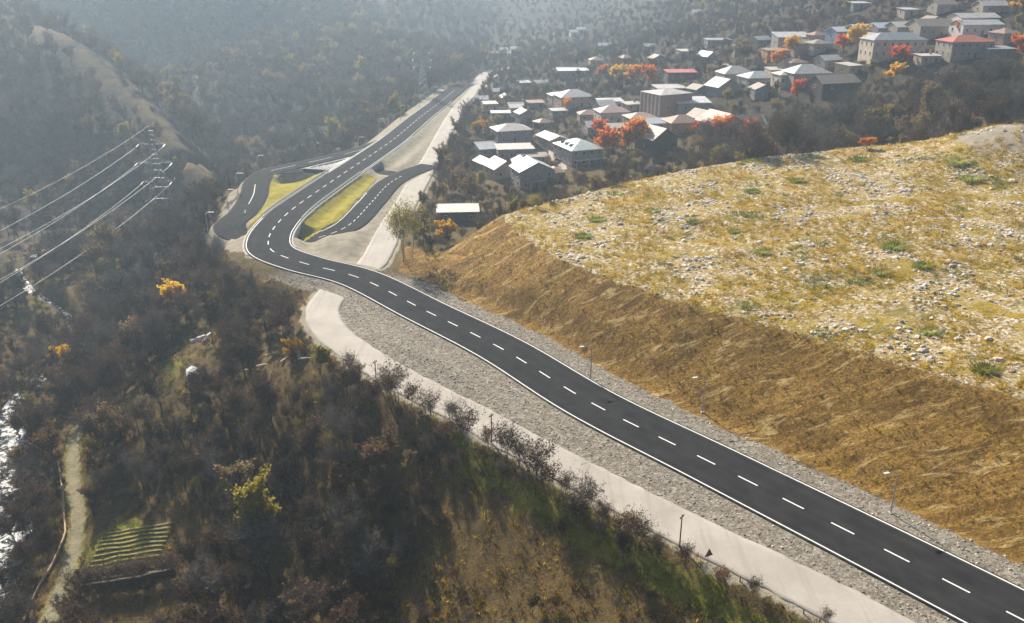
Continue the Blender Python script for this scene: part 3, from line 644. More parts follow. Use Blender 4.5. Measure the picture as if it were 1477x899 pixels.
# ------------------------------------------------------------------ pylons and cables
def pylon(foot, H, wb, wt, arms, label, ins=True):
    e = empty('lattice_pylon', foot, 0, label, 'pylon')
    def w(z): return wt+(wb-wt)*max(0, 1-z/(H*.8))**1.15
    zs = [0]
    while zs[-1] < H*.93: zs.append(min(H*.95, zs[-1]+max(1.9, w(zs[-1])*.72)))
    for sx, sy in ((1, 1), (1, -1), (-1, 1), (-1, -1)):
        m = MB()
        for a_, b_ in zip(zs[:-1], zs[1:]): m.tube((sx*w(a_)/2, sy*w(a_)/2, a_-(2.0 if a_ == 0 else 0)), (sx*w(b_)/2, sy*w(b_)/2, b_), .19, .19, 4)
        m.tube((sx*w(zs[-1])/2, sy*w(zs[-1])/2, zs[-1]), (0, 0, H), .1, .06, 4); m.obj('leg', 'pylon_steel', e)
    for k_, (a_, b_) in enumerate(zip(zs[:-1], zs[1:])):
        m = MB(); wa, wb_ = w(a_)/2, w(b_)/2
        for c0, c1 in (((1, 1), (1, -1)), ((1, -1), (-1, -1)), ((-1, -1), (-1, 1)), ((-1, 1), (1, 1))):
            m.tube((c0[0]*wa, c0[1]*wa, a_), (c1[0]*wb_, c1[1]*wb_, b_), .085, .085, 3); m.tube((c1[0]*wa, c1[1]*wa, a_), (c0[0]*wb_, c0[1]*wb_, b_), .085, .085, 3)
            m.tube((c0[0]*wb_, c0[1]*wb_, b_), (c1[0]*wb_, c1[1]*wb_, b_), .085, .085, 3)
        m.obj('bracing', 'pylon_steel', e)
    tips = []
    for z, half in arms:
        ww = w(z)/2
        for s_ in (-1, 1):
            m = MB()
            for sy in (-1, 1):
                m.tube((s_*ww, sy*ww, z), (s_*half, 0, z+.1), .09, .07, 4); m.tube((s_*ww, sy*ww, z+1.7), (s_*half, 0, z+.15), .07, .06, 4)
            for f in (.3, .6):
                xx = s_*(ww+(half-ww)*f); y2 = ww*(1-f); m.tube((xx, -y2, z+.03), (xx, y2, z+.03), .05, .05, 3); m.tube((xx, -y2, z), (xx, 0, z+1.7*(1-f)), .05, .05, 3); m.tube((xx, y2, z), (xx, 0, z+1.7*(1-f)), .05, .05, 3)
            m.obj('crossarm', 'pylon_steel', e)
        for s_ in (-1, 1):
            tips.append((foot[0]+s_*half, foot[1], foot[2]+z))
            if ins:
                m = MB()
                for k_ in range(9): m.tube((s_*half, -.25-k_*.32, z-.1-k_*.055), (s_*half, -.5-k_*.32, z-.145-k_*.055), .17, .12, 7)
                m.obj('insulator', 'bright_metal', e)
    tips.append((foot[0], foot[1], foot[2]+H)); return tips
pf = P(240, 338, -30); PZ = gz(pf[0], pf[1])
top = PD(220, 181, pf[1])[2]
za1, za2, za3 = (PD(222, r, pf[1])[2]-PZ for r in (208, 235, 262))
tips = pylon((pf[0]-.3, pf[1], PZ), top-PZ, 11, 1.6, [(za1, 5.2), (za2, 6.9), (za3, 5.8)], 'tall steel lattice pylon with three crossarms below the shaded spur')
SPAN = (-21.0, -245.0, 0.0); SAG = 9.6
lbs = ['left top crossarm', 'right top crossarm', 'left middle crossarm', 'right middle crossarm', 'left lowest crossarm', 'right lowest crossarm']
for k_, tp in enumerate(tips):
    last = k_ == len(tips)-1
    st = Vector(tp)+(Vector((0, 0, 0)) if last else Vector((0, -3.1, -.65)))
    cu = []
    for i in range(49):
        f = i/48; cu.append((st.x+SPAN[0]*f, st.y+SPAN[1]*f, st.z+(3 if not last else 4)*f-4*SAG*f*(1-f)))
    m = MB(); m.path(cu, .032 if last else .042, 4)
    m.obj('power_cable', 'cable', label=('thin earth wire running from the very tip of the lattice pylon' if last else 'silver power cable hung from the %s end of the lattice pylon' % lbs[k_]), cat='cable')
p2 = P(611, 150, -4); p2z = gz(p2[0], p2[1])
pylon((p2[0], p2[1], p2z), 31, 6.5, 1.4, [(18.5, 4.6), (22.5, 5.2), (26.5, 4.4)], 'distant hazy steel lattice pylon beyond the far end of the road')

# ------------------------------------------------------------------ village houses
def window_mesh(w, h):
    m = MB(); m.box(-w/2, w/2, -.05, .03, 0, h, 0); m.box(-w/2+.12, w/2-.12, -.07, -.052, .12, h/2-.04, 1); m.box(-w/2+.12, w/2-.12, -.07, -.052, h/2+.04, h-.12, 1)
    m.box(-w/2-.1, w/2+.1, -.16, -.053, -.1, -.01, 0)
    return m.mesh('window', ['window_frame', 'glass'])
WIN = {k_: window_mesh(*k_) for k_ in ((1.1, 1.4), (1.5, 1.6), (.8, 1.0))}
dm_ = MB(); dm_.box(-.5, .5, -.06, .03, 0, 2.1); DOOR = dm_.mesh('door', ['wood'])
cm_ = MB(); cm_.box(-.35, .35, -.35, .35, -1.0, 1.1); cm_.box(-.42, .42, -.42, .42, 1.1, 1.25); CHIM = cm_.mesh('chimney', ['w_brick'])
HOUSES = []
def roof_mesh(kind, w, d, h, pitch, ov):
    """closed roof shell over a w x d plan, eaves at height h"""
    m = MB(); X, Y = w/2+ov, d/2+ov; th = .16
    if kind == 'shed':
        z0, z1 = h+.05, h+.05+pitch*d
        m.prism([(-Y, z0), (Y, z1), (Y, z1+th), (-Y, z0+th)], -X, X)
    elif kind == 'flat':
        z0, z1 = h+.04, h+.04+.06*d
        m.prism([(-Y, z0), (Y, z1), (Y, z1+th), (-Y, z0+th)], -X, X)
    elif kind == 'gable':      # ridge along x
        r = h+pitch*Y; z = h-pitch*ov+.04
        m.prism([(-Y, z), (0, r+.04), (Y, z), (Y, z+th), (0, r+th+.06), (-Y, z+th)], -X, X)
    elif kind == 'gable_y':    # ridge along y
        r = h+pitch*X; z = h-pitch*ov+.04
        b = MB(); b.prism([(-X, z), (0, r+.04), (X, z), (X, z+th), (0, r+th+.06), (-X, z+th)], -Y, Y)
        m.v = [(p[1], p[0], p[2]) for p in b.v]; m.f = [tuple(f[::-1]) for f in b.f]; m.mi = b.mi
    else:                      # hip
        e_ = min(X, Y); r = h+pitch*e_; z = h-pitch*ov+.05
        rx, ry = max(.02, X-e_), max(.02, Y-e_)
        m.v = [(-X, -Y, z), (X, -Y, z), (X, Y, z), (-X, Y, z), (-X, -Y, z+th), (X, -Y, z+th), (X, Y, z+th), (-X, Y, z+th), (-rx, -ry, r), (rx, -ry, r), (rx, ry, r), (-rx, ry, r)]
        m.f = [(3, 2, 1, 0), (0, 1, 5, 4), (1, 2, 6, 5), (2, 3, 7, 6), (3, 0, 4, 7), (4, 5, 9, 8), (5, 6, 10, 9), (6, 7, 11, 10), (7, 4, 8, 11), (8, 9, 10, 11)]; m.mi = [0]*10
    return m
def house(px, py, wpx, wh, d, yaw, roof, rc, wc, label, nw=3, storeys=1, pitch=.42, name='house', cat='house', chim=False, ov=.5, left_w=1, door=True, porch=None, dz=0.0, win=(1.1, 1.4)):
    x, y, z = village(px, py); dist = math.sqrt(x*x+y*y+(CAM_Z-z)**2); w = wpx*dist/FPX
    yw = math.radians(yaw)
    y += d/2*math.cos(yw)*.8
    cs = [grid_z(x+a_*math.cos(yw)-b_*math.sin(yw), y+a_*math.sin(yw)+b_*math.cos(yw))[0] for a_ in (-w/2, w/2) for b_ in (-d/2, d/2)]
    drop = z-min(cs)+1.0
    e = empty(name, (x, y, z+dz), yw, label, cat); HOUSES.append((x, y, max(w, d)/2+1.5))
    m = MB(); hw, hd = w/2, d/2; zb = -max(1.0, drop)
    if roof in ('gable', 'gable_y'):
        if roof == 'gable':
            r = wh+pitch*hd-.1; m.prism([(-hd, zb), (hd, zb), (hd, wh), (0, r), (-hd, wh)], -hw, hw)
        else:
            r = wh+pitch*hw-.1; b = MB(); b.prism([(-hw, zb), (hw, zb), (hw, wh), (0, r), (-hw, wh)], -hd, hd); m.v = [(p[1], p[0], p[2]) for p in b.v]; m.f = [tuple(f[::-1]) for f in b.f]; m.mi = b.mi
    elif roof in ('shed', 'flat'):
        k_ = pitch if roof == 'shed' else .06
        m.prism([(-hd, zb), (hd, zb), (hd, wh+k_*(d+ov)), (-hd, wh+k_*ov)], -hw, hw)
    else: m.box(-hw, hw, -hd, hd, zb, wh)
    m.obj('wall', 'w_'+wc, e)
    ro = roof_mesh(roof, w, d, wh, pitch, ov).obj('roof', 'r_'+rc, e)
    if chim: mkobj('chimney', CHIM, ro, loc=(w*.18, d*.1, wh+pitch*min(hw, hd)*.75))
    sh = wh/storeys
    for s_ in range(storeys):
        zz = s_*sh+sh*.34
        for k_ in range(nw):
            xx = -hw+w*(k_+.5)/nw
            if door and s_ == 0 and k_ == nw//2: mkobj('door', DOOR, e, loc=(xx, -hd-.01, .05)); continue
            mkobj('window', WIN[win], e, loc=(xx, -hd-.01, zz))
        for k_ in range(left_w):
            o = mkobj('window', WIN[win], e, loc=(-hw-.01, -hd+d*(k_+.5)/left_w, zz)); o.rotation_euler = (0, 0, -math.pi/2)
    if porch:
        pw, pd_, ph = porch
        m = MB(); m.box(-hw*pw, hw*pw, -hd-pd_, -hd-.02, ph, ph+.14); m.obj('porch_roof', 'r_'+rc, e)
        for k_ in (-1, 0, 1): m = MB(); m.box(hw*pw*k_*.95-.09, hw*pw*k_*.95+.09, -hd-pd_+.1, -hd-pd_+.28, -1.5, ph); m.obj('porch_post', 'w_white', e)
    return e, w, d
# lower village, beside the old road
e, w, d = house(835, 238, 49, 6.2, 17, 22, 'hip', 'green', 'stone', 'large two storey house with pale green hipped roof and open roof hatches', 4, 2, .38, left_w=4, win=(1.5, 1.6), porch=(.9, 2.6, 2.6))
for k_, yy in enumerate((-3.6, .4, 4.2)):      # roof hatches on the lit slope
    m = MB(); zz = 6.2+.38*(w/2-2.0)
    m.v = [(-w/2+1.2, yy-.9, 6.2+.38*1.6), (-w/2+1.2, yy+.9, 6.2+.38*1.6), (-w/2+3.4, yy, 6.2+.38*4.1), (-w/2+1.2, yy, 6.2+.38*1.6+1.1)]; m.f = [(0, 1, 3), (1, 2, 3), (2, 0, 3), (0, 2, 1)]; m.mi = [0]*4
    m.obj('roof_hatch', 'r_slate', e)
house(797, 216, 28, 4.2, 14, 22, 'gable_y', 'pale', 'stone', 'low annex with pale gable roof behind the house with roof hatches', 2, 1, .3, 'annex', 'building')
house(742, 232, 51, 4.6, 9, 8, 'flat', 'pale', 'greyw', 'wide grey house with flat cream roof facing the terrace yard', 4, left_w=2)
house(702, 226, 27, 3.0, 7, 20, 'shed', 'slate', 'greyw', 'small grey lean to shed against the wide flat roofed house', 2, 1, .25, 'shed', 'shed', left_w=1)
house(768, 236, 42, 2.6, 6, 10, 'flat', 'brown', 'tan', 'low brown terrace shed in the yard before the flat roofed house', 3, name='shed', cat='shed', left_w=1)
house(737, 206, 50, 5.2, 11, 18, 'hip', 'pale', 'greyw', 'grey house with white hipped roof standing over the flat roofed house', 3, 2, .36, chim=True, left_w=3)
house(722, 258, 36, 4.0, 10, 25, 'gable_y', 'pinkish', 'pink', 'pinkish house with mauve gable roof near the old road', 2, 1, .5, left_w=2)
house(768, 272, 52, 6.4, 11, 18, 'gable_y', 'tin', 'greyw', 'tall grey house with white gable roof just above the mound end', 3, 2, .42, left_w=2, porch=(.5, 2.2, 3.0))
house(660, 322, 54, 3.6, 7, 4, 'flat', 'pale', 'dark', 'dark open shed under a flat pale roof by the old road', 3, name='shed', cat='shed', left_w=0, ov=.8)
house(828, 155, 48, 5.2, 13, 15, 'hip', 'tin', 'pink', 'pinkish house with bright hipped tin roof behind a yellow tree', 4, 2, .42, chim=True, left_w=2)
house(806, 150, 26, 4.2, 9, 15, 'hip', 'pale', 'pink', 'small wing with pale hipped roof beside the tin roofed pink house', 2, 1, .3, 'annex', 'building')
house(826, 112, 42, 4.0, 11, 4, 'flat', 'bright', 'greyw', 'grey house with flat bright white roof among bare trees', 3)
house(883, 178, 42, 5.0, 11, 12, 'hip', 'pinkish', 'cream', 'cream house with rosy hipped roof beside the brick block', 4, 1, .4, left_w=2)
house(880, 157, 34, 3.4, 8, 8, 'flat', 'tin', 'white', 'low white building with flat tin roof behind the rosy roofed house', 3, name='shed', cat='building')
e, w, d = house(962, 168, 54, 9.6, 15, 27, 'hip', 'pale', 'brick', 'tall rosy brick block with low hipped roof and ribbed side', 2, 1, .2, 'building', 'building', left_w=0, door=False, ov=.3, win=(1.5, 1.6))
pm = MB(); pm.box(-.22, 0, -.35, .35, -1, 9.3); PIL = pm.mesh('pilaster', ['w_white'])
for k_ in range(6): mkobj('pilaster', PIL, e, loc=(-w/2-.01, -d/2+.4+(d-.8)*k_/5, 0))
house(966, 140, 40, 4, 10, 10, 'flat', 'pale', 'brick', 'low flat roofed building behind the tall brick block', 3, name='building', cat='building')
house(998, 162, 46, 4.0, 9, 8, 'shed', 'bright', 'greyw', 'grey shed with brilliant white tin roof next to the brick block', 2, 1, .16, 'shed', 'shed', left_w=1)
house(924, 186, 40, 4.6, 10, 14, 'hip', 'pinkish', 'stone', 'house with low rosy hipped roof in front of the brick block', 3, 1, .34, left_w=2)
house(955, 196, 46, 5.2, 10, 10, 'flat', 'slate', 'white', 'white balconied house with flat dark roof below the brick block', 4, 2, left_w=2, porch=(.95, 1.8, 2.7))
house(985, 192, 46, 4.4, 11, 14, 'hip', 'rust', 'orangew', 'orange walled house with brown hipped roof behind the dark barn', 3, 1, .42, left_w=1)
house(948, 218, 42, 5.0, 12, 28, 'gable_y', 'brown', 'dark', 'dark weathered barn with pale left roof slope by the orange tree', 1, 1, .6, 'barn', 'barn', left_w=1)
house(896, 200, 38, 4.4, 9, 10, 'flat', 'brown', 'greyw', 'long grey building with flat brown roof behind the orange trees', 3, name='building', cat='building')
house(1040, 199, 48, 6.0, 13, 24, 'gable_y', 'pinkish', 'pink', 'pink gabled house with two dark windows behind a red tree', 2, 1, .5, left_w=3, door=False, win=(1.5, 1.6))
house(1014, 184, 34, 4.0, 9, 30, 'gable_y', 'brown', 'stone', 'small house with brown gable roof left of the pink gabled house', 1, 1, .5, left_w=2)
house(1082, 197, 42, 3.2, 9, 2, 'shed', 'brown', 'dark', 'dark barn under one wide tilted grey brown roof', 1, 1, .4, 'barn', 'barn', left_w=0, ov=.9)
# middle slope
house(1043, 138, 36, 4.0, 10, 26, 'gable_y', 'tin', 'stone', 'small stone barn with bright left roof slope on the grassy step', 1, 1, .5, 'barn', 'barn', left_w=2)
house(1062, 120, 42, 4.4, 11, 10, 'hip', 'pale', 'stone', 'stone house with white pyramid roof among bare trees', 3, 1, .5, left_w=2)
house(1095, 124, 44, 3.6, 11, 16, 'hip', 'tin', 'greyw', 'low grey house with wide tin hip roof and white porch', 3, 1, .4, left_w=2, porch=(.8, 2.2, 2.2))
house(1136, 124, 30, 4.6, 9, 12, 'hip', 'pale', 'cream', 'cream walled wing with pale roof and row of windows', 4, 1, .35, 'annex', 'building', left_w=2, door=False)
house(1166, 120, 52, 4.2, 12, 10, 'hip', 'pale', 'greyw', 'long house with sunlit pale hipped roof beside the cream wing', 3, 1, .5, left_w=1)
house(1206, 132, 56, 3.4, 11, 16, 'gable', 'brown', 'dark', 'low dark barn with broad brown gable roof on the wooded step', 2, 1, .45, 'barn', 'barn', left_w=1)
house(983, 117, 40, 4.2, 9, 4, 'flat', 'red', 'dark', 'dark house with flat red roof alone among bare trees', 3, ov=.8)
house(1021, 90, 17, 3.0, 10, 24, 'gable_y', 'tin', 'greyw', 'tiny grey gabled hut beside the village lane', 1, 1, .6, 'hut', 'hut')
house(772, 156, 22, 2.6, 7, 10, 'flat', 'rust', 'greyw', 'low shed with rusty flat roof in the bare orchard', 2, name='shed', cat='shed')
house(806, 168, 22, 2.6, 6, 12, 'flat', 'tin', 'greyw', 'low tin roofed shed in the bare orchard', 2, name='shed', cat='shed')
house(712, 140, 16, 3.0, 6, 10, 'gable', 'tin', 'stone', 'small tin roofed hut near the bend of the old road', 1, name='hut', cat='hut')
house(730, 150, 20, 3.0, 6, 16, 'gable_y', 'pale', 'stone', 'small pale roofed hut next to the old road thicket', 1, name='hut', cat='hut')
house(722, 172, 26, 2.8, 6, 4, 'flat', 'tin', 'greyw', 'narrow shed with flat grey tin roof above the white hipped house', 2, name='shed', cat='shed')
house(745, 164, 20, 2.8, 6, 12, 'shed', 'tin', 'greyw', 'patched little shed with tilted tin roof among bare trees', 1, 1, .3, name='shed', cat='shed')
house(1122, 84, 34, 3.4, 8, 6, 'flat', 'rust', 'orangew', 'orange walled shed with flat rusty roof above the pyramid roofed house', 2, name='shed', cat='shed')
# upper rows
house(1143, 70, 44, 5.2, 10, 4, 'shed', 'tin', 'greyw', 'grey house with plain tilted tin roof at the left end of the upper row', 3, 1, .18, left_w=1)
house(1160, 77, 32, 4.4, 9, 10, 'hip', 'brown', 'brick', 'brick house with brown hipped roof beside the yellow bush', 3, 1, .35)
house(1182, 76, 26, 4.0, 9, 12, 'hip', 'brown', 'greyw', 'small grey house with brown roof right of the brick one', 2, 1, .35)
house(1214, 60, 28, 4.6, 9, 18, 'gable', 'bright', 'blue', 'blue walled house with bright white gable roof in the upper row', 2, 1, .35)
house(1246, 58, 34, 4.8, 10, 14, 'gable', 'bright', 'greyw', 'grey house with bright white roof next to the blue walled house', 3, 1, .35)
house(1276, 56, 32, 4.8, 10, 14, 'gable', 'bluetin', 'greyw', 'grey house with pale blue tin roof behind the cream mansion', 3, 1, .35)
house(1304, 55, 32, 4.8, 10, 12, 'gable', 'pale', 'stone', 'stone house with sandy roof right behind the cream mansion', 3, 1, .35, chim=True)
house(1346, 54, 48, 4.8, 12, 10, 'gable', 'brown', 'stone', 'long stone house with brown gable roof and orange tree at its end', 4, 1, .42)
house(1291, 84, 72, 7.6, 12, 8, 'hip', 'slate', 'cream', 'large cream two storey house with slate hipped roof and two window rows', 7, 2, .42, left_w=3, porch=(.45, 1.6, 2.9))
house(1408, 40, 52, 4.2, 10, 10, 'gable', 'pale', 'white', 'long white house with pale roof at the top of the village', 5, 1, .3, left_w=2)
house(1412, 51, 54, 4.4, 10, 10, 'gable', 'tin', 'white', 'long white house with tin roof below the topmost white house', 5, 1, .28, left_w=2)
house(1396, 84, 56, 6.6, 12, 8, 'hip', 'red', 'stone', 'two storey stone house with red hipped roof', 6, 2, .36, left_w=3)
house(1441, 84, 34, 3.6, 8, 6, 'flat', 'slate', 'greyw', 'low grey flat roofed garage beside the red roofed house', 2, name='garage', cat='garage')
house(1240, 14, 22, 3, 8, 6, 'flat', 'tin', 'greyw', 'lone tin roofed shed on the upper hillside', 1, name='shed', cat='shed')
house(1312, 24, 18, 3, 8, 6, 'flat', 'tin', 'stone', 'small tin roofed hut above the upper house row', 1, name='hut', cat='hut')
house(1432, 20, 34, 3.4, 8, 8, 'gable', 'pale', 'stone', 'pale roofed cottage highest behind the white houses', 2)
house(1362, 18, 26, 3.4, 8, 8, 'gable', 'brown', 'stone', 'brown roofed cottage on the slope over the upper row', 2)
house(872, 72, 18, 3, 8, 10, 'gable', 'tin', 'stone', 'tiny far hut with bright tilted roof on the bare hillside', 1, name='hut', cat='hut')
house(935, 74, 12, 3, 6, 10, 'gable', 'tin', 'stone', 'tiny far hut right of another on the bare hillside', 1, name='hut', cat='hut')
house(1036, 66, 32, 3, 8, 4, 'flat', 'slate', 'greyw', 'flat grey shed roof high beside the village lane', 2, name='shed', cat='shed')
for px, py in ((712, 84), (726, 78), (738, 84), (742, 76), (828, 52), (838, 48), (1005, 24)):
    house(px, py, 11, 3, 7, 8, 'gable', 'tin', 'white', 'white speck of a far house in the hazy valley', 1)
for o in SC.objects:
    if o.get('label') == 'white speck of a far house in the hazy valley': o['group'] = 'far houses in the haze'
VAR = [('gable', 'tin', 'stone', 'small stone cottage with grey tin gable among the village trees'), ('hip', 'rust', 'pink', 'small rosy cottage with rusty hipped roof among the village trees'), ('gable_y', 'brown', 'greyw', 'small grey cottage with brown gable among the village trees'), ('flat', 'pale', 'tan', 'small tan outbuilding with flat pale roof among the village trees')]
for k_, (px, py, wp) in enumerate([(694, 152, 18), (706, 160, 20), (756, 176, 22), (784, 186, 24), (848, 176, 26), (856, 196, 24), (912, 160, 24), (1008, 140, 24), (1100, 142, 26), (1150, 100, 24), (1196, 98, 26), (1226, 108, 22), (1340, 92, 26), (1346, 42, 24), (1452, 62, 26), (1098, 66, 24), (1068, 80, 20), (990, 84, 20), (948, 92, 20), (902, 92, 18), (860, 96, 18), (780, 128, 18), (756, 128, 16), (700, 250, 24), (752, 246, 26), (800, 262, 24), (872, 164, 24), (1020, 176, 26), (1120, 112, 22), (1262, 68, 24), (1180, 60, 22)]):
    ro_, rc_, wc_, lb_ = VAR[(k_*7+k_//4) % 4]
    e, _, _ = house(px, py, wp, 3.0+.4*(k_ % 3), 6.5+(k_ % 3), 6+7*(k_ % 4), ro_, rc_, wc_, lb_, 2, 1, .42, 'cottage', 'cottage', chim=(k_ % 3 == 0), ov=.4); e['group'] = 'small cottages among the village trees'
house(448, 218, 22, 3, 7, 5, 'flat', 'bright', 'greyw', 'small shed with bright flat roof in the gully behind the ramp', 1, name='shed', cat='shed')
house(1392, 205, 44, 5.5, 10, -6, 'gable', 'rust', 'orangew', 'rust roofed building half sunk behind the mound crest', 2, 1, .4, name='building', cat='building')
house(277, 553, 13, 2.2, 3, 20, 'gable_y', 'bright', 'white', 'tiny white hut at the edge of the meadow terrace', 1, 1, .5, name='hut', cat='hut', ov=.25, left_w=0, win=(.8, 1.0))

# garden terrace, pipe, lane, yard things
def on_ground(px, G=None, lift=.05, step=3.0):
    pts = smooth([ground(*q, G) for q in px], step); pts[:, 2] = grid_z(pts[:, 0], pts[:, 1], G)+lift; return pts
tw_ = on_ground([(112, 852), (150, 846), (200, 838), (252, 826)], lift=0, step=1.5)
wall_strip('terrace_wall', tw_, 0, -1.5, .8, .6, 'w_dark', label='dark rough stone wall along the lower edge of the garden terrace', cat='wall')
gcx, gcy, _ = ground(188, 795); e = empty('vegetable_bed', (gcx, gcy, gz(gcx, gcy)), 0, 'furrowed garden bed of pale dry rows on the terrace above the stone wall', 'garden bed')
for k_ in range(11):      # low ridges of tilled soil
    yy = gcy-5.5+k_*1.1; pts_ = np.array([(gcx-7+i_*.9, yy+.12*math.sin(i_*.7+k_)) for i_ in range(16)]); zz_ = grid_z(pts_[:, 0], pts_[:, 1])-gz(gcx, gcy)
    wall_strip('furrow', np.c_[pts_-np.array([gcx, gcy]), zz_], 0, -.1, .12, .6, 'furrow', e)
pp = on_ground([(84, 668), (90, 705), (93, 748), (95, 770), (88, 790), (80, 808), (70, 828), (56, 850), (42, 880), (34, 905)], lift=.45, step=2.5)
e = empty('water_pipe', tuple(pp[0]), 0, 'long rusty water pipe running beside the grassy path by the river', 'pipe')
m = MB(); m.path([tuple(q-pp[0]) for q in pp], .2, 7); m.obj('pipe', 'pipe', e)
for k_ in range(1, len(pp)-1, 3): m = MB(); q = pp[k_]-pp[0]; m.box(q[0]-.2, q[0]+.2, q[1]-.2, q[1]+.2, q[2]-1.0, q[2]-.12); m.obj('support', 'concrete', e)
lane = on_ground([(1010, 62), (1016, 74), (1026, 84), (1040, 92), (1056, 96)], ZB, .12, 2.0); v, q = ribbon(lane, [-1.5, 0, 1.5], 0, .5); mkobj('village_lane', fast_mesh('village_lane', v, q, ['concrete']), kind='structure')
lane = on_ground([(716, 108), (708, 117), (705, 126), (709, 133)], ZB, .3, 2.0); v, q = ribbon(lane, [-2.4, 0, 2.4], 0, .5); mkobj('side_track', fast_mesh('side_track', v, q, ['pale']), kind='structure')
yd = [village(*q) for q in [(792, 214), (806, 218), (816, 236), (818, 246), (800, 246), (790, 232)]]; m = MB(); m.v = [(a_, b_, c_+.25) for a_, b_, c_ in yd]; m.f = [tuple(range(6))[::-1]]; m.mi = [0]; m.obj('yard', 'pale', kind='structure')
for k_, (px, py, L, an) in enumerate([(398, 512, 4.5, .3), (412, 519, 3.5, 1.2), (432, 512, 5.5, 1.75), (445, 518, 4.0, .2), (380, 528, 3.0, .5), (362, 535, 3.4, .1), (424, 507, 3.0, .9)]):
    x, y, z = ground(px, py); m = MB(); m.box(-L/2, L/2, -.28, .28, 0, .14); m.box(-L/2+.2, L/2-.4, -.2, .25, .143, .26)
    o = m.obj('timber_plank', 'w_tan', loc=(x, y, z+.08), label='weathered timber lying in the rubble yard below the road', cat='timber', group='timbers in the rubble yard'); o.rotation_euler = (0, 0, an)
for k_, (px, py) in enumerate([(281, 493), (290, 489), (301, 486), (297, 493)]):
    x, y, z = ground(px, py); m = MB(); m.prism([(-.7, 0), (.7, 0), (.7, .35), (.2, .75), (-.3, .7), (-.7, .3)], -1.1, 1.1)
    o = m.obj('tarpaulin_bundle', 'white_concrete', loc=(x, y, z), label='white tarpaulin covered bundle on the orchard ground', cat='bundle', group='white bundles in the orchard'); o.rotation_euler = (0, 0, .5+k_*.4)
x, y, z = village(803, 236); e = empty('parked_car', (x, y, z+.28), 1.2, 'small white car parked in the yard beside the house with roof hatches', 'car')
m = MB(); m.prism([(-.8, .35), (.8, .35), (.85, .6), (.8, .95), (-.8, .95), (-.85, .6)], -2.1, 2.1); m.obj('body', 'r_bright', e)
m = MB(); m.v = [(-1.3, -.78, .952), (1.0, -.78, .952), (1.0, .78, .952), (-1.3, .78, .952), (-1.0, -.62, 1.5), (.45, -.62, 1.5), (.45, .62, 1.5), (-1.0, .62, 1.5)]; m.f = [(4, 5, 6, 7), (0, 1, 5, 4), (1, 2, 6, 5), (2, 3, 7, 6), (3, 0, 4, 7), (3, 2, 1, 0)]; m.mi = [0]*6; m.obj('cabin', 'glass', e)
for sx in (-1.3, 1.3):
    for sy in (-.8, .8): m = MB(); m.tube((sx, sy-.1, .33), (sx, sy+.1, .33), .33, .33, 12); m.obj('wheel', 'sign_back', e)
for px, py, sc, lb in [(827, 190, 1.3, 'tall wooden pole behind the house with roof hatches'), (886, 206, 1.2, 'tall wooden pole beside the flat brown roofed building'), (1142, 140, 1.2, 'tall wooden pole below the cream walled wing')]:
    x, y, z = village(px, py); e = empty('utility_pole', (x, y, z), .4, lb, 'pole', None, sc); mkobj('pole', POLE, e); mkobj('crossarm', ARM, e)
x, y, z = village(1290, 200); lamp(x, y, z, math.radians(20), 'lone street lamp in the dark wood behind the mound crest')
# parapet over the gorge
wl = np.array([ground(q, 362) for q in (188, 215, 242, 270, 298, 322)]); wl[:, 1] = np.linspace(wl[:, 1].mean()+4, wl[:, 1].mean()-4, len(wl))
wl[:, 2] = [np.interp(k_, [0, 5], [gz(*wl[0, :2]), gz(*wl[-1, :2])]) for k_ in range(6)]
e = wall_strip('parapet_wall', smooth(wl, 3), 0, -6, 1.3, .8, 'white_concrete', label='long low white parapet wall beside the ramp bend', cat='wall')

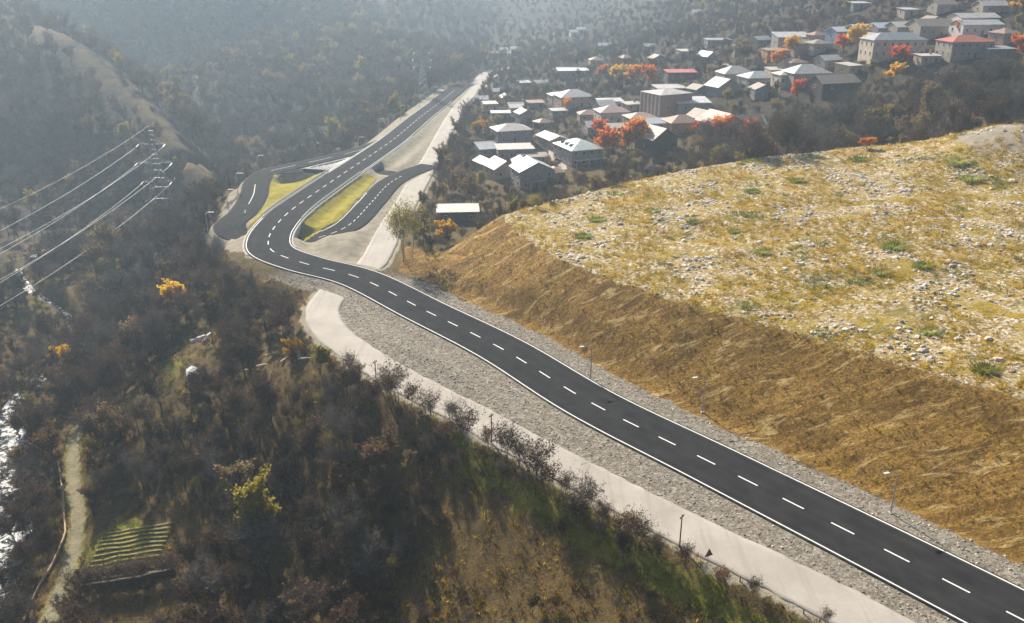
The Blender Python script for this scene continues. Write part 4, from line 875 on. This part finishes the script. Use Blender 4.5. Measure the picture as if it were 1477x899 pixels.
# ------------------------------------------------------------------ trees
def rvec(r): 
    while True:
        v = Vector((r.uniform(-1, 1), r.uniform(-1, 1), r.uniform(-1, 1)))
        if .05 < v.length < 1: return v.normalized()
def make_tree(seed, h, spread, twigs, leaves=0, leaf_s=.3, trunk_f=.28, narrow=False, twig_w=.045, multi=1, leaf_low=.0):
    """returns (trunk+limbs, crown twigs, leaves) as raw geometry for a tree of height h"""
    r = random.Random(seed); tr = MB(); tw_v = []; tw_f = []; lf_v = []; lf_f = []; ends = []
    def limb(p, d, L, rad, lev):
        n = 3 if lev < 2 else 2; q = p
        for k_ in range(n):
            d = (d+rvec(r)*(.16 if lev == 0 else .30)+Vector((0, 0, .10 if lev else .05))).normalized()
            q2 = q+d*(L/n); r0 = rad*(1-.75*k_/n); r1 = rad*(1-.75*(k_+1)/n)
            tr.tube(q, q2, r0, r1, 5 if lev == 0 else 3, 0, False)
            ends.append((q.copy(), q2.copy(), lev, d.copy()))
            if lev < 3 and (lev > 0 or k_ >= 1):
                nb = (4 if lev == 0 else 3) if lev < 2 else 2
                for b in range(nb):
                    ax = rvec(r); side = d.cross(ax)
                    if side.length < .1: continue
                    side.normalize(); an = r.uniform(.45, .95) if not narrow else r.uniform(.2, .4)
                    nd = (d*math.cos(an)+side*math.sin(an)+Vector((0, 0, .12))).normalized()
                    limb(q+(q2-q)*r.uniform(.3, 1), nd, L*r.uniform(.42, .66)*(spread if lev == 0 else 1), r1*.62, lev+1)
            q = q2
    for m_ in range(multi):
        off = Vector((r.uniform(-.3, .3), r.uniform(-.3, .3), 0))*(multi > 1)*1.5
        dd_ = Vector((off.x*.4, off.y*.4, 1)).normalized()
        tr.tube(off+Vector((0, 0, -.5)), off+dd_*h*trunk_f*.5, .022*h/multi**.5, .018*h/multi**.5, 6, 0, False)
        limb(off+dd_*h*trunk_f*.5, dd_, h*(.62 if not narrow else .8), .018*h/multi**.5, 0)
    fine = [e_ for e_ in ends if e_[2] >= 2]; 
    for k_ in range(twigs):
        a_, b_, lv, d = r.choice(fine); p = a_+(b_-a_)*r.random()
        dd_ = (d*r.uniform(.3, 1)+rvec(r)*.9+Vector((0, 0, .25))).normalized(); L = r.uniform(.06, .17)*h**.75
        s_ = dd_.cross(rvec(r))
        if s_.length < .05: continue
        s_ = s_.normalized()*twig_w*r.uniform(.6, 1.3)*.5; i = len(tw_v)
        tw_v += [tuple(p-s_), tuple(p+s_), tuple(p+dd_*L)]; tw_f.append((i, i+1, i+2))
    for k_ in range(leaves):
        a_, b_, lv, d = r.choice(fine); p = a_+(b_-a_)*r.uniform(0, 1.5)+rvec(r)*r.uniform(0, .09)*h**.8
        u = rvec(r); w_ = u.cross(rvec(r))
        if w_.length < .05: continue
        w_ = w_.normalized()*leaf_s*r.uniform(.5, 1.2)*.5; u = u*leaf_s*r.uniform(.5, 1.2)*.5; i = len(lf_v)
        lf_v += [tuple(p-u), tuple(p+w_), tuple(p+u), tuple(p-w_)]; lf_f += [(i, i+1, i+2), (i, i+2, i+3)]
    return tr, tw_v, tw_f, lf_v, lf_f
PROTO = {}
def proto(name, seed, h, mats, **kw):
    tr, tv, tf, lv, lf = make_tree(seed, h, **kw)
    trunk = tr.mesh(name+'_trunk', [mats[0]])
    cv = tv+lv; cf = tf+[tuple(i+len(tv) for i in f) for f in lf]
    crown = fast_mesh(name+'_crown', cv, cf, [mats[1], mats[2]], mi=[0]*len(tf)+[1]*len(lf))
    # one mesh with everything, for the woodland that is too dense to count
    tris = []
    for f in tr.f:
        for k_ in range(1, len(f)-1): tris.append((f[0], f[k_], f[k_+1]))
    nv = len(tr.v); av = tr.v+cv; af = tris+[tuple(i+nv for i in f) for f in cf]
    whole = fast_mesh(name+'_whole', av, af, [mats[0], mats[1], mats[2]], mi=[0]*len(tris)+[1]*len(tf)+[2]*len(lf))
    PROTO[name] = (trunk, crown, whole, h)
for k_, (tw, sd) in enumerate((('twig_brown', 3), ('twig_grey', 8), ('twig_brown', 15), ('twig_red', 21), ('twig_brown', 34))):
    proto('bare%d' % k_, sd, 8.0, ('bark', tw, 'leaf_russet'), spread=(.95, 1.1, .85, 1.0, 1.15)[k_], twigs=4200, leaves=(150, 0, 420, 300, 90)[k_], leaf_s=.3, twig_w=.06)
proto('russet', 41, 7.5, ('bark', 'twig_red', 'leaf_russet'), spread=1.0, twigs=2600, leaves=2200, leaf_s=.34, twig_w=.06)
proto('tan', 52, 8.5, ('bark', 'twig_brown', 'leaf_tan'), spread=.95, twigs=2400, leaves=2400, leaf_s=.34, twig_w=.06)
proto('tallpoplar', 55, 11.0, ('pale_bark', 'twig_grey', 'leaf_tan'), spread=.55, twigs=1800, leaves=2600, leaf_s=.34, narrow=True, twig_w=.06)
proto('yellow', 61, 8.0, ('bark', 'twig_brown', 'leaf_yellow'), spread=.9, twigs=300, leaves=6000, leaf_s=.46)
proto('orange', 66, 7.5, ('bark', 'twig_brown', 'leaf_orange'), spread=1.0, twigs=300, leaves=6000, leaf_s=.46)
proto('red', 71, 6.5, ('bark', 'twig_brown', 'leaf_red'), spread=1.0, twigs=300, leaves=5200, leaf_s=.44)
proto('olive', 76, 9.0, ('bark', 'twig_brown', 'leaf_olive'), spread=.85, twigs=800, leaves=5200, leaf_s=.42)
proto('shrub', 81, 3.2, ('bark', 'twig_brown', 'leaf_russet'), spread=1.2, twigs=1600, leaves=200, leaf_s=.18, multi=4, trunk_f=.1, twig_w=.04)
proto('shrub_grey', 86, 3.2, ('bark', 'twig_grey', 'leaf_tan'), spread=1.2, twigs=1600, leaves=100, leaf_s=.18, multi=4, trunk_f=.1, twig_w=.04)
proto('shrub_olive', 91, 3.2, ('bark', 'twig_brown', 'leaf_olive'), spread=1.2, twigs=900, leaves=2600, leaf_s=.13, multi=4, trunk_f=.1, twig_w=.03)
proto('shrub_russet', 95, 3.0, ('bark', 'twig_red', 'leaf_russet'), spread=1.2, twigs=400, leaves=800, leaf_s=.18, multi=4, trunk_f=.1, twig_w=.03)
TREES = []
def tree(kind, x, y, z, H, label, cat='tree', group=None, name=None, rz=None, wide=1.0):
    trunk, crown, whole, h = PROTO[kind]; s_ = H/h
    e = empty(name or {'tree': 'bare_tree' if 'bare' in kind else 'autumn_tree'}.get(cat, 'bush'), (x, y, z), rng.uniform(0, 6.28) if rz is None else rz, label, cat, group)
    e.scale = (s_*wide, s_*wide, s_)
    mkobj('trunk' if cat == 'tree' else 'stem', trunk, e); mkobj('crown' if cat == 'tree' else 'foliage', crown, e); TREES.append((x, y, H*.3)); return e
def place(kind, px, py, hpx, label, cat='tree', vill=False, wide=1.0, group=None):
    """px, py: foot of the tree on the site; hpx: how tall it stands there"""
    x, y, z = (village if vill else ground)(px, py); D = math.sqrt(x*x+y*y+(CAM_Z-z)**2)
    return tree(kind, x, y, z-.1, hpx*D/FPX/math.cos(PITCH-.1)*1.12, label, cat, group, wide=wide)
# trees that stand out by colour or place
place('yellow', 258, 466, 44, 'bright golden yellow tree in the wood beside the meadow terrace')
place('tallpoplar', 232, 440, 44, 'slender tan poplar left of the golden yellow tree', wide=1.2)
place('tan', 163, 384, 46, 'rusty tan tree standing over the wood edge below the pylon')
place('tan', 140, 405, 40, 'broad tan tree among brown trees below the pylon', wide=1.2)
place('yellow', 102, 545, 36, 'golden yellow tree close to the river rapids', wide=1.1)
place('olive', 52, 622, 36, 'small olive green tree on the river bank')
place('olive', 386, 800, 88, 'big olive green and tan tree rising from the dark slope wood', wide=.85)
place('tallpoplar', 366, 790, 84, 'tan tree top touching the big olive green tree', wide=1.3)
place('shrub_olive', 588, 372, 60, 'large bushy olive willow beside the old road across from the shed', wide=.75)
place('tan', 612, 362, 44, 'tan tree between the olive tree and the pale roofed shed', wide=1.2)
place('yellow', 640, 352, 26, 'orange yellow bush in front of the pale roofed shed', cat='bush', wide=1.3)
place('yellow', 420, 520, 24, 'small yellow bush in the rubble yard under the road', cat='bush', wide=1.3)
place('olive', 462, 540, 30, 'rounded olive bush at the rubble yard edge', cat='bush', wide=1.4)
for k_, q_ in enumerate(np.linspace(0, 1, 13)):
    place(('shrub', 'shrub_grey', 'shrub')[k_ % 3], 114+138*q_, 853-26*q_, 24, 'dark leafless hedge bush along the lower edge of the garden terrace', 'bush', wide=1.2, group='hedge bushes along the garden terrace')
V = True
place('orange', 905, 236, 46, 'big orange tree left of the dark barn', vill=V, wide=1.15)
place('red', 878, 228, 30, 'orange red bushy tree at the left foot of the big orange tree', vill=V, wide=1.3)
place('yellow', 922, 214, 32, 'bright yellow tree touching the dark barn', vill=V, wide=.8)
place('red', 1040, 216, 32, 'scarlet tree in front of the pink gabled house', vill=V, wide=1.3)
place('red', 1082, 212, 26, 'dull red tree in front of the tilted roof barn', vill=V, wide=1.2)
place('red', 1010, 204, 20, 'small orange red bush below the orange walled house', vill=V, cat='bush', wide=1.4)
place('yellow', 896, 126, 24, 'yellow tree at the left of the orange orchard row', vill=V, wide=1.2)
place('orange', 915, 128, 24, 'orange tree in the middle of the orchard row', vill=V, wide=1.2)
place('red', 934, 130, 24, 'reddish tree at the right of the orange orchard row', vill=V, wide=1.2)
place('orange', 868, 122, 20, 'pale orange tree above the low white building', vill=V)
place('yellow', 692, 200, 20, 'yellow bush near the old road left of the white hipped house', vill=V, cat='bush', wide=1.4)
place('orange', 816, 163, 15, 'amber tree in front of the tin roofed pink house', vill=V, wide=1.3)
place('red', 862, 204, 22, 'dull orange tree behind the house with roof hatches', vill=V, wide=1.3)
place('yellow', 1236, 80, 30, 'golden yellow tree left of the cream mansion', vill=V)
place('red', 1216, 82, 20, 'dull red bush beside the golden tree at the cream mansion', vill=V, cat='bush', wide=1.5)
place('red', 1292, 102, 22, 'scarlet bush in front of the cream mansion', vill=V, cat='bush', wide=1.5)
place('yellow', 1286, 124, 22, 'mustard bush downhill from the scarlet bush', vill=V, cat='bush', wide=1.3)
place('yellow', 1139, 84, 22, 'yellow orange bush beside the brick house in the upper row', vill=V, cat='bush', wide=1.3)
place('orange', 1118, 102, 20, 'orange bush below the left end of the upper row', vill=V, cat='bush', wide=1.3)
place('tan', 1072, 100, 28, 'wide tan tree by the village lane', vill=V, wide=1.5)
place('red', 1150, 152, 24, 'deep red tree in the dark wood below the brown barn', vill=V)
place('yellow', 1464, 24, 20, 'golden tree at the top right end of the village', vill=V, wide=1.3)
place('orange', 1384, 54, 15, 'orange tree at the gable of the long stone house', vill=V)
place('red', 1402, 184, 24, 'red tree behind the rust roofed building', vill=V, wide=1.2)
place('red', 1466, 88, 22, 'dull red tree right of the grey garage', vill=V, wide=1.3)
place('orange', 1250, 215, 12, 'low orange bush on the mound crest', cat='bush', wide=2.2)
place('shrub_olive', 773, 302, 16, 'small yellow green cone shaped bush at the mound end', cat='bush', wide=.8)
place('olive', 1020, 205, 12, 'green bush on the grassy step below the village', vill=V, cat='bush', wide=2.0)
place('olive', 1048, 152, 16, 'olive bush on the step under the stone barn', vill=V, cat='bush', wide=1.8)
place('tan', 680, 300, 36, 'tan tree behind the pale roofed shed', vill=V, wide=1.3)
# bare bushes along the low side of the old road
for k_, (px, py, hp) in enumerate([(505, 540, 26), (520, 548, 22), (572, 582, 46), (590, 590, 30), (622, 606, 34), (648, 612, 28), (674, 640, 44), (700, 650, 28), (733, 668, 44), (750, 678, 36), (776, 700, 56), (795, 712, 34), (815, 720, 30), (853, 748, 50), (868, 756, 30), (905, 778, 32), (925, 790, 36), (946, 800, 28), (990, 812, 24), (1040, 842, 22), (1085, 862, 22), (1195, 902, 20), (560, 578, 30), (640, 640, 30), (690, 672, 26), (720, 690, 26), (830, 752, 34)]):
    kd = ('shrub', 'shrub_grey', 'shrub', 'shrub_russet')[k_ % 4]
    place(kd, px, py, hp, {'shrub': 'leafless brown bush on the bank under the old road', 'shrub_grey': 'leafless grey bush on the bank under the old road', 'shrub_russet': 'rusty leaved bush on the bank under the old road'}[kd], 'bush', wide=1.1, group='bushes on the bank under the old road')

# ------------------------------------------------------------------ woods
allpl = [(MAIN, MAIN_HW+7), (PALE, PALE_HW+3.0), (LOOPL, LOOP_HW+3.5), (LINK, LINK_HW+3), (RIVER, 2.6), (PATH, 2.6)]
clear = [(P(225, 545, -14), 11), (P(270, 530, -12), 9), (P(420, 530, -4), 10), (P(455, 525, -3), 7), (P(185, 790, -26.5), 14), (P(200, 890, -28), 9), (P(290, 490, -12), 7)]
brown = [P(*q) for q in [(690, 660, -4), (560, 830, -16), (520, 930, -22), (900, 960, -6), (1150, 930, -3), (860, 760, -3)]]
def scatter(x0, x1, y0, y1, sp, seed):
    r = np.random.default_rng(seed); X, Y = np.meshgrid(np.arange(x0, x1, sp), np.arange(y0, y1, sp))
    return (X+r.uniform(-.48, .48, X.shape)*sp).ravel(), (Y+r.uniform(-.48, .48, Y.shape)*sp).ravel()
def filt(x, y, margin=1.12, dens=1.0, seed=0, house_m=1.0, low=True):
    r = np.random.default_rng(seed+99)
    z = grid_z(x, y); c_, s_ = math.cos(PITCH), math.sin(PITCH)
    fwd = y*c_-(z+4-CAM_Z)*s_; upv = y*s_+(z+4-CAM_Z)*c_
    ok = (fwd > 20) & (np.abs(x/fwd) < .577*margin+.02) & (np.abs(upv/fwd) < .351*margin+.05)
    for pl, dmin in allpl:
        d = pl_dist(x, y, pl[::4])[0]; ok &= d > dmin
    ok &= ~((sd_at(x, y, bench) < 1.5)) & ~((y > 190) & (y < 240) & (x > -62) & (pl_dist(x, y, MAIN[::4])[0] < MAIN_HW+15))
    mh, msd = mound_h(x, y); ok &= ~((msd < 17) & (y < 235)) & ~(msd < 1.5)
    ok &= ~((np.abs(x+141+(345-y)*21/245) < 9) & (y > 225) & (y < 352) & low)
    for (cx, cy, _), rr in clear: ok &= np.hypot(x-cx, y-cy) > rr
    for hx, hy, rr in HOUSES: ok &= ~((np.hypot(x-hx, y-hy) < rr*house_m) | ((np.abs(x-hx*.985) < rr*.8) & (y > hy-rr-15) & (y < hy)))
    ok &= r.random(len(x)) < (dens(x, y) if callable(dens) else dens)
    return x[ok], y[ok]
def sd_at(x, y, poly): return poly_sd(x, y, poly)
pts = []
def low_side(x, y):      # distance downhill of the old road
    d, _, s_ = pl_dist(x, y, PALE[::4]); return np.where(s_ < 0, d, -d)
# slope wood under the roads, down to the river
x, y = scatter(-175, 60, 84, 345, 4.3, 1)
ls = low_side(x, y)
def dn(x, y):
    inb = in_poly(x, y, brown); cl = vnoise(x*.06, y*.06, 77)
    return np.where(inb, .05, .55+.8*cl)
m_ = (ls > 7); x, y = filt(x[m_], y[m_], dens=dn, seed=1); near = (x, y)
# wood behind the mound and through the village
x, y = scatter(-40, 330, 225, 470, 4.6, 2); x, y = filt(x, y, dens=lambda x, y: (.12+.8*vnoise(x*.05, y*.05, 55))*np.where((x > 70) & (y < 350), 1.6, 1.0), seed=2); vil = (x, y)
x, y = scatter(-330, 420, 345, 800, 6.0, 3)
x, y = filt(x, y, dens=lambda x, y: np.where((x > -40) & (x < 330) & (y < 470), 0, (.35+.6*vnoise(x*.03, y*.03, 56))*np.where(x < -60, 1.6, 1.75)*np.clip(pl_dist(x, y, SPUR[::3])[0]/12-.2, .10, 1)), seed=3); mid = (x, y)
x, y = scatter(-900, 900, 800, 1700, 10, 4); x, y = filt(x, y, dens=.92, seed=4); farw = (x, y)
A_ = np.concatenate([np.c_[a_, b_] for a_, b_ in (near, vil, mid, farw)])
for tx, ty, rr in TREES[:0]: pass
r = np.random.default_rng(5)
AZ = grid_z(A_[:, 0], A_[:, 1])-.15
dist = np.sqrt(A_[:, 0]**2+A_[:, 1]**2+(CAM_Z-AZ)**2)
okt = np.ones(len(A_), bool)
for tx, ty, rr in TREES: okt &= np.hypot(A_[:, 0]-tx, A_[:, 1]-ty) > rr*.8
A_, AZ, dist = A_[okt], AZ[okt], dist[okt]
hgt_ = (4.6+6.4*r.random(len(A_))**1.4)*np.where(A_[:, 0] < -20, 1.0, np.where((A_[:, 0] > 70) & (A_[:, 1] < 350), 1.15, .6))*np.where(dist > 480, 1.15, 1.0)
cl = vnoise(A_[:, 0]*.045, A_[:, 1]*.045, 12)+r.uniform(-.25, .25, len(A_))
kinds = np.array(['bare0', 'bare1', 'bare2', 'bare3', 'bare4', 'russet', 'tan', 'olive', 'tallpoplar'])
u = r.random(len(A_))
ki = np.where(cl < .42, np.where(u < .5, 0, np.where(u < .8, 2, 1)), np.where(cl < .62, np.where(u < .35, 4, np.where(u < .7, 3, 1)), np.where(u < .25, 5, np.where(u < .46, 6, np.where(u < .50, 7, np.where(u < .54, 8, 3))))))
order = np.argsort(dist/hgt_); N_IND = 300-len([1 for o in SC.objects if o.get('category') == 'tree'])
LBL = {0: 'leafless dark brown tree', 1: 'leafless grey tree', 2: 'brown tree keeping few russet leaves', 3: 'leafless reddish brown tree', 4: 'wide leafless brown tree', 5: 'russet leaved tree', 6: 'tan leaved tree', 7: 'olive leaved tree', 8: 'slim tan tree'}
for i in order[:N_IND]:
    tree(kinds[ki[i]], A_[i, 0], A_[i, 1], AZ[i], hgt_[i], LBL[int(ki[i])]+' in the wood on the slope under the roads', group='trees in the slope wood', wide=float(r.uniform(.9, 1.25)))
rest = order[N_IND:]

def instancer(name, objs, pts3, idx, rot, scl, kind='stuff', label=None, cat=None):
    """countless small things: one point mesh whose points carry a copy each"""
    pc = bpy.data.collections.new(name+'_sources')
    for i, (me) in enumerate(objs):
        o = bpy.data.objects.new('%s_source_%02d' % (name, i), me); pc.objects.link(o)
    me = bpy.data.meshes.new(name); me.vertices.add(len(pts3)); me.vertices.foreach_set('co', np.asarray(pts3, np.float32).ravel())
    a1 = me.attributes.new('pick', 'INT', 'POINT'); a1.data.foreach_set('value', np.asarray(idx, np.int32))
    a2 = me.attributes.new('turn', 'FLOAT_VECTOR', 'POINT'); a2.data.foreach_set('vector', np.asarray(rot, np.float32).ravel())
    a3 = me.attributes.new('size', 'FLOAT_VECTOR', 'POINT'); a3.data.foreach_set('vector', np.asarray(scl, np.float32).ravel())
    g = bpy.data.node_groups.new(name, 'GeometryNodeTree'); g.interface.new_socket('Geometry', in_out='INPUT', socket_type='NodeSocketGeometry'); g.interface.new_socket('Geometry', in_out='OUTPUT', socket_type='NodeSocketGeometry')
    N = g.nodes; gi = N.new('NodeGroupInput'); go = N.new('NodeGroupOutput'); ci = N.new('GeometryNodeCollectionInfo'); ci.inputs['Collection'].default_value = pc
    ci.inputs['Separate Children'].default_value = True; ci.inputs['Reset Children'].default_value = True
    ip = N.new('GeometryNodeInstanceOnPoints'); ip.inputs['Pick Instance'].default_value = True
    def attr(nm, ty): n_ = N.new('GeometryNodeInputNamedAttribute'); n_.data_type = ty; n_.inputs['Name'].default_value = nm; return [o for o in n_.outputs if o.enabled][0]
    L = g.links; L.new(gi.outputs[0], ip.inputs['Points']); L.new(ci.outputs[0], ip.inputs['Instance']); L.new(attr('pick', 'INT'), ip.inputs['Instance Index'])
    L.new(attr('turn', 'FLOAT_VECTOR'), ip.inputs['Rotation']); L.new(attr('size', 'FLOAT_VECTOR'), ip.inputs['Scale']); L.new(ip.outputs[0], go.inputs[0])
    o = mkobj(name, me, kind=kind, label=label, cat=cat); md = o.modifiers.new('scatter', 'NODES'); md.node_group = g
    return o
rs = hgt_[rest]/8.0
wd = r.uniform(.9, 1.25, len(rest))
instancer('woodland', [PROTO[q][2] for q in kinds], np.c_[A_[rest], AZ[rest]], ki[rest], np.c_[np.zeros((len(rest), 2)), r.uniform(0, 6.28, len(rest))], np.c_[rs*wd, rs*wd, rs], label='dense leafless autumn woodland over the valley sides and between the houses', cat='woodland')

# undergrowth, dry tussocks, stones
def tuft(seed, n, h, spread, w, mat):
    r_ = random.Random(seed); v = []; f = []
    for k_ in range(n):
        a_ = r_.uniform(0, 6.28); rr = spread*r_.random()**.6; b = Vector((math.cos(a_)*rr, math.sin(a_)*rr, -.05)); lean = r_.uniform(.1, .75); hh = h*r_.uniform(.5, 1.2)
        t_ = b+Vector((math.cos(a_)*lean*hh, math.sin(a_)*lean*hh, hh)); s_ = Vector((-math.sin(a_), math.cos(a_), 0))*w*.5; i = len(v)
        mid_ = b+(t_-b)*.55+Vector((0, 0, .1*hh)); v += [tuple(b-s_), tuple(b+s_), tuple(mid_+s_*.8), tuple(mid_-s_*.8), tuple(t_)]; f += [(i, i+1, i+2), (i, i+2, i+3), (i+3, i+2, i+4)]
    return fast_mesh('tuft', v, f, [mat])
def rock(seed, mat, flat=.6):
    r_ = random.Random(seed); m = MB(); n = 6
    for zz, sc in ((-.3, .8), (.1, 1.0), (.45, .62)):
        for k_ in range(n):
            a_ = 6.283*k_/n+r_.uniform(-.3, .3); q = sc*r_.uniform(.75, 1.15); m.v.append((math.cos(a_)*q*.5, math.sin(a_)*q*.5, zz*flat+r_.uniform(-.06, .06)))
    for l in (0, 1):
        for k_ in range(n): m.face((l*n+k_, l*n+(k_+1) % n, (l+1)*n+(k_+1) % n, (l+1)*n+k_))
    m.face(list(range(2*n, 3*n))); return m.mesh('rock', [mat])
TD = [tuft(i, 26, .55, .45, .06, 'grass_dry') for i in range(3)]; TB = [tuft(10+i, 30, .6, .6, .07, 'grass_brown') for i in range(3)]; TG = [tuft(20+i, 30, .5, .6, .07, 'grass_green') for i in range(3)]
TC = [tuft(40+i, 220, .5, .6, .05, 'grass_bright') for i in range(3)]
RG = [rock(i, 'stone') for i in range(4)]; RP = [rock(10+i, 'stone_pale') for i in range(4)]
def in_view(x, y, mg=1.1):
    z = grid_z(x, y); c_, s_ = math.cos(PITCH), math.sin(PITCH); fwd = y*c_-(z-CAM_Z)*s_; upv = y*s_+(z-CAM_Z)*c_
    return (fwd > 20) & (np.abs(x/fwd) < .577*mg) & (np.abs(upv/fwd) < .351*mg)
def lay(name, protos, x, y, smin, smax, pick, label, cat, sink=.02, flat=False, pw=2.0):
    n = len(x); q = np.random.default_rng(len(name)*7+n); s_ = smin+(smax-smin)*q.random(n)**pw
    z = grid_z(x, y)-sink*s_
    tilt = q.uniform(-.35, .35, (n, 2)) if flat else q.uniform(-.12, .12, (n, 2))
    return instancer(name, protos, np.c_[x, y, z], pick, np.c_[tilt, q.uniform(0, 6.28, n)], np.c_[s_*q.uniform(.8, 1.3, n), s_*q.uniform(.8, 1.3, n), s_], label=label, cat=cat)
# mound top
n = 60000; x = r.uniform(-10, 200, n); y = r.uniform(90, 300, n); m_ = (sd_at(x, y, RIM) < 0) & in_view(x, y); x, y = x[m_], y[m_]
nz = vnoise(x*.10, y*.10, 61)+.5*vnoise(x*.35, y*.35, 62)
g_ = vnoise(x*.13, y*.13, 63); m1 = (nz > .72) & (r.random(len(x)) < .62)
pk = np.where((g_ > .74), r.integers(3, 6, len(x)), r.integers(0, 3, len(x)))
lay('dry_turf', TD+TG, x[m1], y[m1], .5, 1.5, pk[m1], 'dry straw and green grass tufts covering the mound top', 'grass')
pv_ = vnoise(x*.09+7, y*.13, 64)*.7+vnoise(x*.3, y*.4, 65)*.3; m2 = (nz < .85) & (r.random(len(x)) < np.where(pv_ > .56, .95, np.where(pv_ > .46, .35, .05)))
lay('mound_stones', RP, x[m2], y[m2], .2, 1.35, r.integers(0, 4, m2.sum()), 'pale stones strewn thickly over the mound top', 'stones', .0, True, 3.0)
# green clumps on the mound that catch the eye
for px, py, sc in [(1290, 358, 2.8), (1240, 232, 2.4), (1380, 236, 3.0), (1150, 262, 2.0), (1085, 278, 2.0), (860, 318, 2.0), (840, 342, 2.0), (1000, 322, 1.6), (1060, 335, 1.6), (940, 305, 1.6), (1330, 385, 1.8), (1100, 365, 1.7), (1270, 395, 1.6), (1400, 260, 2.6), (1340, 480, 1.9), (1420, 535, 2.0)]:
    x0, y0, z0 = ground(px, py); e = mkobj('grass_clump', TC[rng.randrange(3)], loc=(x0, y0, z0), label='large green grass clump standing out on the yellow mound top', cat='grass clump', group='green clumps on the mound'); e.scale = (sc*1.9, sc*1.4, sc*.9)
for px, py, sc in [(1394, 346, 1.5), (950, 318, 1.4), (1095, 350, 1.2), (1165, 240, 1.3), (1460, 262, 2.0), (870, 330, 1.2), (800, 322, 1.0), (1155, 382, 1.5), (1190, 376, 1.3), (1380, 490, 1.3), (1425, 490, 1.4), (1440, 520, 1.5), (1310, 330, 1.2), (1050, 300, 1.2)]:
    x0, y0, z0 = ground(px, py); e = mkobj('boulder', RP[rng.randrange(4)], loc=(x0, y0, z0+.1), label='pale boulder lying in the turf on the mound top', cat='boulder', group='boulders on the mound'); e.scale = (sc*1.4, sc, sc*.9); e.rotation_euler = (0, 0, rng.uniform(0, 6))
# cut slope
n = 26000; x = r.uniform(-30, 110, n); y = r.uniform(70, 235, n); mh, msd = mound_h(x, y); d_ = pl_dist(x, y, MAIN[::3])
m_ = (msd > 0) & (msd < 22) & (d_[2] > 0) & (d_[0] > MAIN_HW+5.5) & in_view(x, y); x, y = x[m_], y[m_]; m_ = r.random(len(x)) < .2+.7*vnoise(x*.2, y*.2, 71); x, y = x[m_], y[m_]
lay('slope_grass', TB+TD, x, y, .3, .8, np.where(r.random(len(x)) < .45, r.integers(0, 3, len(x)), r.integers(3, 6, len(x))), 'brown dry grass on the cut slope above the road', 'grass')
# gravel verges
n = 90000; x = r.uniform(-60, 90, n); y = r.uniform(70, 222, n); d_ = pl_dist(x, y, MAIN[::3])[0]; dpl = pl_dist(x, y, PALE[::3])[0]
m_ = (d_ > MAIN_HW+.35) & (dpl > PALE_HW+.2) & ((d_ < MAIN_HW+5.4) | (sd_at(x, y, strip) < 0)) & in_view(x, y); x, y = x[m_], y[m_]
lay('gravel_stones', RG, x, y, .10, .46, r.integers(0, 4, len(x)), 'loose grey gravel and rubble between the two roads', 'gravel', .0, True, 4.0)
# brown grass slope below the old road and through the wood
n = 70000; x = r.uniform(-150, 70, n); y = r.uniform(84, 300, n); ls = low_side(x, y)
ok = (ls > PALE_HW+.8) & in_view(x, y)
for pl, dmin in ((RIVER, 4.6), (PATH, 1.6), (MAIN, MAIN_HW+4), (LOOPL, LOOP_HW+2)): ok &= pl_dist(x, y, pl[::4])[0] > dmin
ok &= (sd_at(x, y, bench) > 0); x, y = x[ok], y[ok]
ok = (r.random(len(x)) < .12+.75*vnoise(x*.16, y*.16, 81)*np.where(in_poly(x, y, brown), 1.3, .6)); x, y = x[ok], y[ok]
gd = pl_dist(x, y, gs)[0]; dnear = (gd < 2.2) | (sd_at(x, y, gard) < 0)
pk = np.where(dnear, r.integers(6, 9, len(x)), np.where(r.random(len(x)) < np.where(in_poly(x, y, brown), .55, .85), r.integers(0, 3, len(x)), r.integers(3, 6, len(x))))
lay('slope_tussocks', TB+TD+TG, x, y, .5, 1.5, pk, 'brown and green tussock grass on the slopes below the old road', 'grass')
# low scrub filling the wood floor
n = 9000; x = r.uniform(-190, 70, n); y = r.uniform(84, 345, n); ls = low_side(x, y); ib = in_poly(x, y, brown)
m_ = (ls > 5) & (r.random(n) < np.where(ib, .10, .75)); x, y = filt(x[m_], y[m_], seed=9, low=False)
zz = grid_z(x, y)-.1; s_ = r.uniform(.4, 1.0, len(x))
instancer('scrub', [PROTO[q][2] for q in ('shrub', 'shrub_grey', 'shrub_russet', 'shrub_olive')], np.c_[x, y, zz], np.where(r.random(len(x)) < .9, r.integers(0, 3, len(x)), 3), np.c_[np.zeros((len(x), 2)), r.uniform(0, 6.28, len(x))], np.c_[s_, s_, s_], label='low leafless scrub between the trees of the slope wood', cat='scrub')
x, y = scatter(-60, 330, 225, 520, 4.0, 12); x, y = filt(x, y, dens=.5, seed=12); zz = grid_z(x, y)-.1; s_ = r.uniform(.5, 1.2, len(x))
instancer('village_scrub', [PROTO[q][2] for q in ('shrub', 'shrub_grey', 'shrub_russet', 'shrub_olive')], np.c_[x, y, zz], np.where(r.random(len(x)) < .85, r.integers(0, 3, len(x)), 3), np.c_[np.zeros((len(x), 2)), r.uniform(0, 6.28, len(x))], np.c_[s_, s_, s_], label='low bare scrub and garden bushes between the village houses', cat='scrub')

# ------------------------------------------------------------------ haze
hz = MB(); hz.box(-2700, 2700, -320, 4600, -45, 400)
t = NT('haze_air'); t.t.nodes.remove(t.b); pv = t.n('ShaderNodeVolumePrincipled'); pv.inputs['Color'].default_value = (.63, .815, 1, 1); pv.inputs['Density'].default_value = HAZE_DENSITY; pv.inputs['Anisotropy'].default_value = .5
t.l(pv.outputs[0], t.out.inputs['Volume']); M['haze'] = t.m
hz.obj('haze', 'haze', kind='stuff', label='pale sunlit haze filling the valley', cat='haze')
